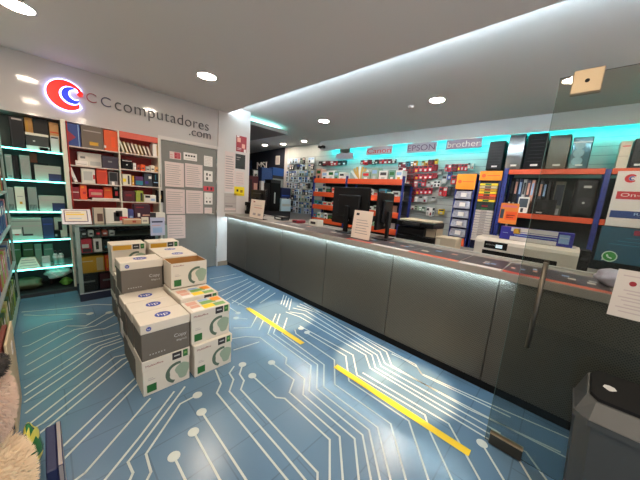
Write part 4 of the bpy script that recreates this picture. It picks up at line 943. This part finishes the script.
pack_row((318, 161), (346, 160), 7, 4.5, [dred, dark, red], 'dark red pack in the high row at the left, above the orange rails', 'high row packs, left')
pack_row((360, 159.8), (396, 158.2), 9, 4.5, [dred, red, dark], 'dark red pack in the high row under the red lettered plate', 'high row packs, right')
# pale blister packs at the left end of the back wall
rnd = random.Random(11)
for r in range(9):
    zc = 2.60-r*.19; n = 13
    for k in range(n):
        y = 6.86-k*.125-(0 if r < 4 else .05)
        if rnd.random() < .03: continue
        if y < 5.62: continue
        if y < 5.55 and r > 1: continue
        m = rnd.choice([M('blister_white', (200, 212, 222), .35), M('blister_white'), M('blister_blue', (96, 140, 180), .35), lgrey, M('blister_ice', (196, 218, 228), .35), M('sage_board'), dark])
        pack(SX-.10+rnd.uniform(-.02, .02), y, zc, rnd.uniform(.095, .125), rnd.uniform(.15, .18), .03, m, [(.1, .6, .9, .9, rnd.choice([lblue, blue, inkd, lgrey, pinkp])), (.25, .1, .75, .5, rnd.choice([inkd, paper, grey, dark]))],
             'pale blister pack, back wall left end, %s row from the top' % ordn[r], 'blister packs, %s row' % ordn[r], 'blister_pack', 'blister pack')

# ------------------------------------------------------------------ shelving with orange rails behind the monitors
GX = 5.02
gy1, gy0_ = W('x', GX, 313, 190).y, W('x', GX, 402, 190).y
Gd = thing('gondola_shelving', 'blue shelving with bright orange price rails behind the monitors', 'shelf unit', (0, 0, 0))
ztop = W('x', GX, 345, 178.5).z
ym = W('x', GX, 345.5, 190).y
zs = [ztop-.10, W('x', GX, 324, 192).z-.10, W('x', GX, 324, 205).z-.10, W('x', GX, 324, 218.5).z-.10, .5, .1]
for (ya, yb) in ((gy1, ym+.015), (ym-.015, gy0_)):
    for k, z in enumerate(zs):
        a = MB(); a.box((GX+.02, yb+.02, z), (SX-.17, ya-.02, z+.03), dark); sh = a.build('shelf', Gd)
        a = MB(); a.box((GX, yb+.02, z-.02), (GX+.018, ya-.02, z+.10), orangebeam, .003); a.build('price_rail', sh)
for y in (gy1, ym, gy0_):
    a = MB(); a.box((GX+.0, y-.018, 0), (GX+.05, y+.018, ztop+.06), bluepost, .002); a.build('post', Gd)
    a = MB(); a.box((SX-.22, y-.018, 0), (SX-.17, y+.018, ztop-.12), bluepost); a.build('post', Gd)
a = MB(); a.box((SX-.16, gy0_+.02, .08), (SX-.15, gy1-.02, zs[0]), M('gap_darkener_grey', (48, 50, 54), .6)); a.build('back_panel', Gd)  # dark sheet added to darken the gaps behind the goods
rnd = random.Random(5)
for lev, z in enumerate(zs[:5]):
    for bay, (ya, yb) in enumerate(((gy1, ym), (ym, gy0_))):
        y = ya-.05-(.36 if lev == 0 and bay == 1 else 0); k = 0
        while y > yb+.14 and k < 12:
            w_ = rnd.uniform(.08, .18) if lev else rnd.uniform(.12, .22); h_ = rnd.uniform(.13, .22) if lev else rnd.uniform(.20, .36)
            if y-w_ < yb+.03: break
            pal = [(paper, 'white'), (lgrey, 'pale grey'), (dark, 'dark grey'), (M('sage_board'), 'sage green'), (teal, 'teal'), (M('white_board'), 'off white'), (M('rose_print'), 'rose')]
            if lev == 0: pal = [(paper, 'white'), (lgrey, 'pale grey'), (M('sage_board'), 'sage green'), (M('mint_board'), 'mint'), (paper, 'white'), (M('rose_print'), 'rose')] if bay == 0 else [(M('mint_board'), 'mint'), (M('sage_board'), 'sage green'), (paper, 'white'), (teal, 'teal')]
            m, cn = rnd.choice(pal)
            a = MB(); a.box((0, -w_, 0), (.2, 0, h_), m, .003); a.box((-.001, -w_*.85, h_*.6), (.001, -w_*.15, h_*.85), rnd.choice([inkd, lblue, red, M('leaflet_dark'), green])); a.box((-.001, -w_*.7, h_*.15), (.001, -w_*.3, h_*.45), rnd.choice([inkd, lgrey, paper, gold]))
            tag(a.build('product_box', None, (GX+.03, y, z+.0305)), '%s box, %s orange rail shelf, %s bay, %s from left' % (cn, ['top', 'second', 'third', 'fourth', 'fifth'][lev], ['left', 'right'][bay], ordn[k]), 'box')
            y -= w_+rnd.uniform(.008, .03); k += 1
# paper bouquet on the top
p = W('x', GX+.28, 351, 170); t = thing('paper_fan', 'gold and white fan shaped decoration on top of the orange rail shelving', 'decoration', (p.x-.06, ym-.2, ztop-.035))
a = MB(); a.box((-.04, -.05, -.034), (.05, .05, -.01), M('fan_gold', (205, 160, 80), .5)); a.build('foot', t)
for k in range(7):
    an = math.radians(-45+k*15); a = MB(); rr = Matrix.Rotation(an, 4, 'X')
    a.box((-.01+.004*k, -.028, 0), (-.004+.004*k, .028, .34), M('fan_gold', (205, 160, 80), .5) if k % 3 else paper, .002, rot=rr); a.build('blade', t)

# ------------------------------------------------------------------ two cable racks with amber headers
def rack(p0, p1, ph0, ph1, label):
    X = 5.05
    ya, yb = W('x', X, p0, ph0).y, W('x', X, p1, ph0).y; zt_ = W('x', X, (p0+p1)/2, ph0).z; zh = W('x', X, (p0+p1)/2, ph1).z
    t = thing('cable_rack', label, 'rack', (X, ya, 0)); w_ = ya-yb
    a = MB(); a.box((.04, -w_, .05), (.07, 0, zt_), navy); a.build('back_panel', t)
    for y in (-.012, -w_+.012):
        a = MB(); a.box((0, y-.012, 0), (.5, y+.012, zt_), bluepost, .002); a.build('side_panel', t)
    a = MB(); a.box((-.01, -w_+.004, zh), (.006, -.004, zt_), yorange, .002); hd = a.build('header', t)
    a = MB(); a.cyl((-.0115, -w_*.2, (zh+zt_)/2), (-.009, -w_*.2, (zh+zt_)/2), .03, orange); a.box((-.0112, -w_*.9, (zh+zt_)/2-.006), (-.0095, -w_*.35, (zh+zt_)/2+.006), orange); a.build('header_print', hd)
    return X, ya, yb, zh
X, ya, yb, zh = rack(457.5, 477.5, 174, 189.5, 'left blue cable rack with tall amber header on the back wall')
for k in range(7):
    z = zh-.06-k*.165; w_ = (ya-yb)
    t = thing('cable_pack', 'bag of cables on the left amber headed rack, %s from the top' % ordn[k], 'cable pack', (X, ya, z))
    a = MB(); a.hexa([(-.05, -w_*.92, -.10), (.035, -w_*.92, -.10), (.035, -w_*.08, -.10), (-.05, -w_*.08, -.10)], [(-.01, -w_*.88, .03), (.035, -w_*.88, .03), (.035, -w_*.12, .03), (-.01, -w_*.12, .03)], M('clear_bag', (140, 140, 152), .3, noise=.6, scale=25) if k != 5 else orange); a.build('bag', t)
    a = MB(); a.box((-.056, -w_*.68, -.07), (-.03, -w_*.40, .0), paper, rot=None); a.build('label_card', t)
X, ya, yb, zh = rack(480.5, 503.5, 171, 180.5, 'right blue cable rack with short amber header, holding stacked strips')
n = 22; zb_ = .95; hh = (zh-.04-zb_)/n
for k in range(n):
    f = k/(n-1)
    m, cn = ((yellow, 'yellow'), (gold, 'ochre'), (M('cream_cover'), 'cream'), (M('rust_board'), 'rust'), (orange, 'orange'))[[0, 2, 1, 0, 4, 3][k % 6]] if k < 7 else ((M('deep_green_board', (28, 60, 50), .5), 'dark green') if k < 10 else (M('stack_white', (206, 196, 190), .5), 'white'))
    z = zh-.04-(k+1)*hh; w_ = ya-yb
    a = MB(); a.box((0, -w_*.89, 0), (.06, -w_*.11, hh*.82), m, .002); a.box((-.0012, -w_*.62, hh*.12), (.001, -w_*.35, hh*.7), [green, inkd, dred][k % 3] if k < 10 else ink)
    tag(a.build('strip_pack', None, (X-.035-.0*k, ya, z)), '%s strip pack stacked in the right blue cable rack' % cn, 'pack', 'strip packs, '+cn)

# ------------------------------------------------------------------ orange beam shelving at the right
RX = 5.05
ra, rb = W('x', RX, 503, 190).y, W('x', RX, 604, 190).y
zt1 = W('x', RX, 552, 171).z; zt2 = W('x', RX, 552, 217.5).z
Rk = thing('beam_shelving', 'blue post shelving with orange beams behind the large printer', 'shelf unit', (0, 0, 0))
rb2 = rb-1.26
for y in (ra, rb, rb2):
    for x in (RX, SX-.05):
        a = MB(); a.box((x, y-.028, 0), (x+.048, y+.028, zt1+.05 if y != rb else zt1+.02), bluepost, .003)
        for z in [.2+.15*k for k in range(12)]: a.cyl((x-.001, y, z), (x+.001, y, z), .007, blackm, n=8)
        a.build('post', Rk)
for (ya, yb) in ((ra, rb), (rb, rb2)):
    for z in (zt1, zt2, .7):
        a = MB(); a.box((RX+.004, yb+.03, z-.045), (RX+.044, ya-.03, z+.03), orangebeam, .003); a.build('beam', Rk)
        a = MB(); a.box((RX+.044, yb+.03, z), (SX-.055, ya-.03, z+.028), M('chipboard', (120, 96, 76), .7, noise=.2)); a.build('shelf', Rk)
a = MB(); a.box((SX-.09, rb2+.03, .1), (SX-.075, ra-.03, zt1-.05), M('gap_darkener_teal', (26, 40, 42), .6)); a.build('back_panel', Rk)  # added dark sheet, keeps the shelf interior black between the goods
z1s, z2s = zt1+.0305, zt2+.0305
def pc_case(p0, p1, yt, label, style):
    X = RX+.06; y1 = W('x', X, p0, 165).y; y0 = W('x', X, p1, 165).y; z1 = W('x', X, (p0+p1)/2, yt).z
    w_, h_ = y1-y0, z1-z1s
    t = thing('computer_case', label, 'computer case', (X, y1, z1s))
    a = MB(); a.box((.012, -w_, 0), (.42, 0, h_), black, .004); a.build('body', t)
    fm_ = {'plain': black, 'glossy': M('front_silver', (120, 120, 118), .12, .7), 'mesh': blackm, 'olive': M('front_olive', (74, 68, 54), .25, .3), 'glass': M('front_teal', (60, 96, 104), .12, .4)}[style]
    a = MB(); a.box((0, -w_+.006, .01), (.012, -.006, h_-.008), fm_, .004); fp = a.build('front_panel', t)
    a = MB()
    if style in ('plain', 'mesh'):
        for k in range(7): a.box((-.002, -w_*.85, h_*(.22+.1*k)), (.0005, -w_*.15, h_*(.22+.1*k)+.006), dark)
    elif style == 'glass':
        for k in range(3):
            b = MB(); b.cyl((-.002, -w_*.4, h_*(.25+.25*k)), (.0005, -w_*.4, h_*(.25+.25*k)), min(w_*.28, .06), M('fan_pale', (130, 170, 176), .3), n=20); b.build('fan', fp)
        a.box((-.0025, -w_*.97, h_*.82), (.0005, -w_*.03, h_*.85), paper)
    else:
        for z_, t_ in ((.3, .005), (.62, .005), (.9, .06)):
            b = MB(); b.box((-.002, -w_*.9, h_*z_), (.0005, -w_*.1, h_*(z_+t_)), dark); b.build('trim_line', fp)
        a.box((-.0018, -w_*.6, h_*.2), (.0005, -w_*.4, h_*.21), dark)
    a.build('front_detail', fp)
    a = MB(); a.box((-.004, -w_*.72, h_*.10), (.0005, -w_*.36, h_*.15), paper); a.build('price_label', t)
pc_case(486, 501.5, 141, 'plain black computer case, leftmost on top of the right shelving', 'plain')
pc_case(504.5, 521, 134.5, 'computer case with shiny silver front on top of the right shelving', 'glossy')
pc_case(523, 543, 133.5, 'large matt black computer case between the silver and the olive ones', 'mesh')
pc_case(545, 566, 135, 'computer case with olive brown front on top of the right shelving', 'olive')
pc_case(568, 588, 137, 'computer case with teal glass front on top of the right shelving', 'glass')
box_x('product_box', 622, 633.5, 141, z1s, RX+.1, .2, M('cream_board', (214, 204, 186), .5), 'tall cream box with red print on the top right shelf', 'box', [(.2, .8, .9, .84, red), (.1, .45, .9, .47, ink)])
box_x('product_box', 636.5, 660, 138, z1s, RX+.08, .3, black, 'black case at the far right edge of the top shelf', 'box', [(.2, .1, .5, .16, paper)])
def ri(name, p0, p1, yt, m, label, dec=(), dep=.2, cat='box', off=.06): return box_x(name, p0, p1, yt, z2s, RX+off, dep, m, label, cat, dec)
pal = [(blackm, 'black'), (dark, 'dark grey'), (M('deep_blue_board'), 'deep blue'), (lgrey, 'silver'), (M('plum_board'), 'plum'), (M('rose_print'), 'rose'), (blackm, 'black'), (M('slate_board'), 'slate')]
for k in range(10):
    m, cn = pal[k % 8]; p = 512+k*4.1
    ri('video_case', p, p+3.6, 178+.4*k, m, '%s slim upright box on the right shelving, %s from left' % (cn, ordn[k]), [(.2, .1, .8, .3, [paper, lgrey, inkd][k % 3]), (.2, .55, .8, .9, [inkd, M('rose_print'), lblue][k % 3])], .16, 'box', off=.22)
ri('product_box', 519, 530, 197, M('white_board'), 'small white box with dark photo on the right shelving', [(.1, .35, .9, .9, M('slate_board')), (.35, .05, .6, .3, inkd)], .12)
t_ = ri('compact_printer', 532.5, 557, 199.5, black, 'black compact printer on the right shelving', [(.45, .35, .65, .75, dark), (.25, .08, .5, .16, lgrey)], .15, 'printer')
ri('product_box', 556.5, 567, 181.5, M('khaki_grey_board', (130, 130, 116), .5), 'grey box with white label behind the black compact printer', [(.1, .3, .9, .9, M('slate_board')), (.5, .02, .8, .2, paper)], .1, off=.38)
y1 = W('x', RX+.06, 571.5, 200).y; y0 = W('x', RX+.06, 597, 200).y; zz = W('x', RX+.06, 583, 178.5).z
t = thing('party_speaker', 'tall black rounded speaker on the right shelving', 'speaker', (RX+.06, y1, z2s)); w_, h_ = y1-y0, zz-z2s
a = MB(); a.box((0, -w_, 0), (.3, 0, h_), black, .05, seg=4); a.build('cabinet', t)
a = MB(); a.box((-.004, -w_*.68, h_*.76), (.004, -w_*.38, h_*.82), lgrey); a.build('label_plate', t)
a = MB(); a.cyl((-.006, -w_*.5, h_*.38), (.004, -w_*.5, h_*.38), w_*.32, dark, n=28); a.cyl((-.008, -w_*.5, h_*.38), (.004, -w_*.5, h_*.38), w_*.06, lgrey, n=20); a.build('cone', t)
# orange flyer in front of the shelf
A_, B_ = W('x', 4.6, 499, 203.5), W('x', 4.6, 516, 223)
fy = thing('flyer_stand', 'orange flyer with blue picture standing beside the plotter paper box', 'flyer', (4.36, W('x', 4.36, 507.5, 215).y, dz+.0005)); fy.location.x = 4.42
zb1 = W('x', 4.36, 507, 224).z-dz; zt1_ = W('x', 4.36, 507, 203).z-dz; w_ = (W('x', 4.36, 498.5, 213).y-W('x', 4.36, 517, 213).y)/2
a = MB(); a.box((0, -w_, zb1), (.004, w_, zt1_), M('flyer_orange', (232, 128, 44), .5)); 
for (u0, v0, u1, v1, m_) in ((.04, .25, .24, .7, M('slate_board')), (.32, .2, .95, .6, orange), (.1, .8, .9, .9, M('rose_red')), (.4, .4, .85, .44, dred), (.4, .3, .8, .33, dred)):
    h_ = zt1_-zb1; a.box((-.001, w_-2*w_*u1, zb1+h_*v0), (.001, w_-2*w_*u0, zb1+h_*v1), m_)
a.build('flyer', fy)
a = MB(); a.box((.004, -.012, 0), (.010, .012, zt1_*.9), steel); a.box((-.05, -.06, 0), (.06, .06, .006), steel); a.build('stand', fy)
# light board with emblem and bands
X = RX-.03
A_ = W('x', X, 615, 174); B_ = W('x', X, 604.5, 224); zbt = W('x', X, 618, 226.5).z; ztt = W('x', X, 628, 171).z
y1 = W('x', X, 611, 200).y; wb = .95; h_ = ztt-zbt
bd = thing('promo_board', 'white board with a red emblem, red band and blue band at the right edge', 'sign', (X, y1, zbt))
a = MB(); a.box((0, -wb, 0), (.02, 0, h_), M('board_white', (226, 218, 214), .4), .002); a.build('board', bd)
a = MB(); a.box((-.002, -wb*.97, h_*.50), (.001, -.035, h_*.64), M('band_red', (186, 36, 48), .4)); a.build('red_band', bd)
a = MB(); a.box((-.002, -wb*.97, h_*.16), (.001, -.02, h_*.29), M('band_blue', (32, 60, 120), .4)); a.build('blue_band', bd)
a = MB(); c_ = (-.12, h_*.87); n_ = 24; th = [math.radians(40+280*k/n_) for k in range(n_+1)]
a.strip([(0, c_[0]-.052*math.cos(q), c_[1]+.052*math.sin(q)) for q in th], [(0, c_[0]-.012-.03*math.cos(q), c_[1]+.03*math.sin(q)) for q in th], (-.003, 0, 0), red)
a.strip([(0, c_[0]-.010-.026*math.cos(q), c_[1]+.026*math.sin(q)) for q in th], [(0, c_[0]-.014-.014*math.cos(q), c_[1]+.014*math.sin(q)) for q in th], (-.003, 0, 0), blue); a.build('emblem', bd)
text('lettering', 'CCcomputadores', .5, .05, (-.001, -.20, h_*.84), '-x', ink, bd, .002)
text('lettering', 'On-off a la vez', .6, .045, (-.002, -.07, h_*.545), '-x', pinkp, bd, .002)
text('lettering', 'Reparaciones', .45, .045, (-.002, -.22, h_*.20), '-x', lblue, bd, .002)
# blue chat app board under it
zc = W('x', X, 610, 262).z
ch_ = thing('promo_board', 'dark teal board with a green chat bubble emblem at the right edge', 'sign', (X-.03, y1+.02, zc))
hh = zbt-zc-.01
a = MB(); a.box((0, -wb, 0), (.02, 0, hh), M('board_teal', (36, 78, 96), .35), .002); a.build('board', ch_)
c = W('x', X-.03, 609, 257.5); cy, cz = c.y-(y1+.02), max(c.z-zc, .075)
a = MB(); a.cyl((-.002, cy, cz), (.001, cy, cz), .070, M('bubble_white', (222, 230, 214), .4), n=28); a.cyl((-.004, cy, cz), (.001, cy, cz), .058, M('bubble_green', (60, 150, 60), .4), n=28)
a.poly([(-.003, cy+.065, cz-.06), (-.003, cy+.03, cz-.055), (-.003, cy+.055, cz-.02)], (.002, 0, 0), M('bubble_white'))
a.tube([(-.004, cy+.026, cz+.02), (-.004, cy+.012, cz-.012), (-.004, cy-.022, cz-.024)], .009, M('bubble_white')); a.build('chat_emblem', ch_)
a = MB()
for k in range(4): a.box((-.001, -wb*.95, hh*(.52+.1*k)), (.001, -wb*(.1+.07*k), hh*(.535+.1*k)), teal)
a.box((-.0012, -.36, hh*.82), (.001, -.28, hh*.95), M('crimson_print')); a.build('print_lines', ch_)
# crumpled plastic bag at the near end of the counter
p = W('x', 2.75, 611, 275); lump('plastic_bag', p.y-.0, p.y+.20, 0, 0, .12, M('bag_lilac', (190, 184, 206), .3), 'crumpled lilac plastic bag on the counter near the white notice', 'bag', .10, 12).location = (2.72, -.30, ct)

# ------------------------------------------------------------------ far room: gaming corner
FY = 6.35
fc = thing('far_cabinet', 'low dark cabinet in the far corner carrying boxed products', 'cabinet', (3.3, FY-.02, 0))
a = MB(); a.box((0, 0, 0), (2.0, .6, .92), M('far_cabinet_dark', (44, 42, 46), .5), .004); a.build('body', fc)
a = MB(); a.box((-.01, -.01, .92), (2.01, .61, .95), dark, .003); a.build('cabinet_top', fc)
def fi(name, p0, p1, yt, m, label, dec=(), dep=.2, cat='box', off=0, zb=.9505): return box_y(name, p0, p1, yt, zb, FY+off, dep, m, label, cat, dec)
t_ = fi('tower_carton', 271, 281, 180, blackm, 'tall black carton with white vertical lettering in the far corner', [(.38, .25, .5, .6, lgrey), (0, .9, 1, 1, dark)], .3)
fi('tower_carton', 264.5, 270.5, 183, black, 'narrow black carton left of the lettered tall carton', [(.2, .5, .6, .8, dark)], .3)
fi('product_box', 281.5, 291, 188, navy, 'navy box right of the tall black carton', [(.1, .2, .9, .3, blue)], .2, zb=1.35)
fi('shelf_riser', 281.5, 291, 199, M('blister_ice'), 'pale blue carton below the navy box', [(.1, .4, .9, .6, lgrey)], .24, 'box')
fi('product_box', 262, 272.5, 168, M('pattern_blue', (46, 74, 128), .45, noise=.6, scale=30), 'blue patterned box stacked at the back of the far corner', [(.2, .5, .5, .7, lblue)], .2, off=.34)
fi('product_box', 273, 284, 168, M('azure_board', (44, 88, 160), .45), 'azure box stacked at the back of the far corner', [(0, .0, 1, .75, M('grey_board')), (0, .75, 1, .82, inkd)], .2, off=.34)
fi('product_box', 249.5, 258.5, 176, M('maroon_board'), 'dark red box with pale photo beside the small monitor', [(.5, .3, .9, .8, M('skin_print')), (.1, .2, .3, .9, dark)], .15, off=.2)
fi('product_box', 252, 258.5, 169.5, dark, 'dark box with white square frame above the dark red box', [(.25, .55, .9, .98, paper), (.4, .62, .8, .9, dark)], .1, off=.38)
fi('bottle_pack', 261.3, 264.2, 181, paper, 'narrow white pack between dark boxes in the far corner', [(.2, .3, .8, .5, lgrey)], .1)
# lettering and posters on the dark wall
p = W('x', 5.78, 259, 172)
lg = thing('wall_logo', 'white gaming brand lettering on the dark far wall', 'sign', (BX+.10, 8.55, 2.32))
text('lettering', 'MSI', .62, .25, (-.09, .3, 0), '-x', paper, lg, .02)
a = MB(); a.box((-.075, -.32, -.03), (-.06, .32, -.015), M('crimson_print')); a.build('underline', lg)
a = MB(); a.box((0, 0, 0), (.02, .22, .30), M('notice_paper')); a.box((-.001, .03, .05), (.001, .19, .25), ink)
tag(a.build('wall_card', None, (BX+.015, 7.5, 2.45)), 'pale card high on the dark far wall', 'card')
a = MB(); a.box((0, 0, 0), (.02, .7, .7), M('deep_blue_board')); a.box((-.001, .1, .1), (.001, .6, .5), blue)
tag(a.build('poster', None, (BX+.21, 9.6, 2.0)), 'deep blue poster on the dark far wall at the left', 'poster')

# ------------------------------------------------------------------ foreground at the lower left
def fluffy(name, label, cx_, cy_, base, parts):
    t = thing(name, label, 'plush', (cx_, cy_, base)); rnd = random.Random(3)
    for (nm, c, r, m, ln, n) in parts:
        a = MB(); i = a.mi(m)
        bm2 = bmesh.ops.create_icosphere(a.bm, subdivisions=3, radius=1, matrix=Matrix.Translation(Vector(c)) @ Matrix.Diagonal((r[0], r[1], r[2], 1)))
        for f in a.bm.faces: f.smooth = True
        for k in range(n):
            u = rnd.uniform(-1, 1); q = rnd.uniform(0, 2*PI); s = math.sqrt(1-u*u); d = Vector((s*math.cos(q), s*math.sin(q), u))
            p_ = Vector((c[0]+d.x*r[0], c[1]+d.y*r[1], c[2]+d.z*r[2])); d2 = (d+Vector((rnd.uniform(-.5, .5), rnd.uniform(-.5, .5), rnd.uniform(-.7, .3)))).normalized()
            o_ = d2.orthogonal().normalized()*.0018
            f = a.bm.faces.new([a.bm.verts.new(v) for v in (p_-o_, p_+o_, p_+d2*ln)]); f.material_index = i
        me = bpy.data.meshes.new(nm); a.bm.to_mesh(me); a.bm.free(); me.materials.append(m)
        o = bpy.data.objects.new(nm, me); C.objects.link(o); o.parent = t
    return t
fur = M('beige_fur', (222, 200, 170), .8, noise=.15, scale=40); fur2 = M('pinkish_fur', (204, 178, 160), .8, noise=.15, scale=40)
pb_ = W('y', 1.0, -16, 490); ph_ = W('y', 1.0, -14, 405); pc_ = W('y', 1.0, -12, 368)
pz = pb_.z-.20
a = MB(); a.box((-.62, .85, 0), (-.16, 1.15, pz-.001), lgrey, .005); a.box((-.63, .84, pz-.02), (-.15, 1.16, pz-.001), white, .003)
tag(a.build('display_plinth'), 'pale plinth under the fluffy plush at the lower left', 'plinth')
o_ = Vector((pb_.x, 1.0, pz))
fluffy('plush_toy', 'fluffy beige plush at the lower left corner', o_.x, o_.y, o_.z, [('body', tuple(pb_-o_), (.085, .11, .135), fur, .02, 5000), ('head', tuple(ph_-o_), (.046, .07, .11), fur2, .012, 3000), ('cap', tuple(pc_-o_), (.034, .06, .024), M('plush_dark', (34, 28, 26), .7), .007, 500)])
a = MB(); a.box((0, 0, 0), (.035, .28, .33), navy, .004); a.box((.034, -.001, 0), (.052, .281, .335), M('taupe_edge', (150, 142, 140), .45), .003)
tag(a.build('binder', None, (-.075, 1.33, .001)), 'navy binder with grey edge standing on the floor at the lower left', 'binder')
lump('gift_bag', -.175, -.10, 1.78, .0, .27, M('shiny_green', (46, 116, 66), .15, noise=.3, scale=12), 'shiny green bag with painted yellow highlights behind the navy binder', 'bag', .11, 21, M('yellow_highlight', (224, 214, 90), .15))  # yellow streaks are highlights put into the bag's colour
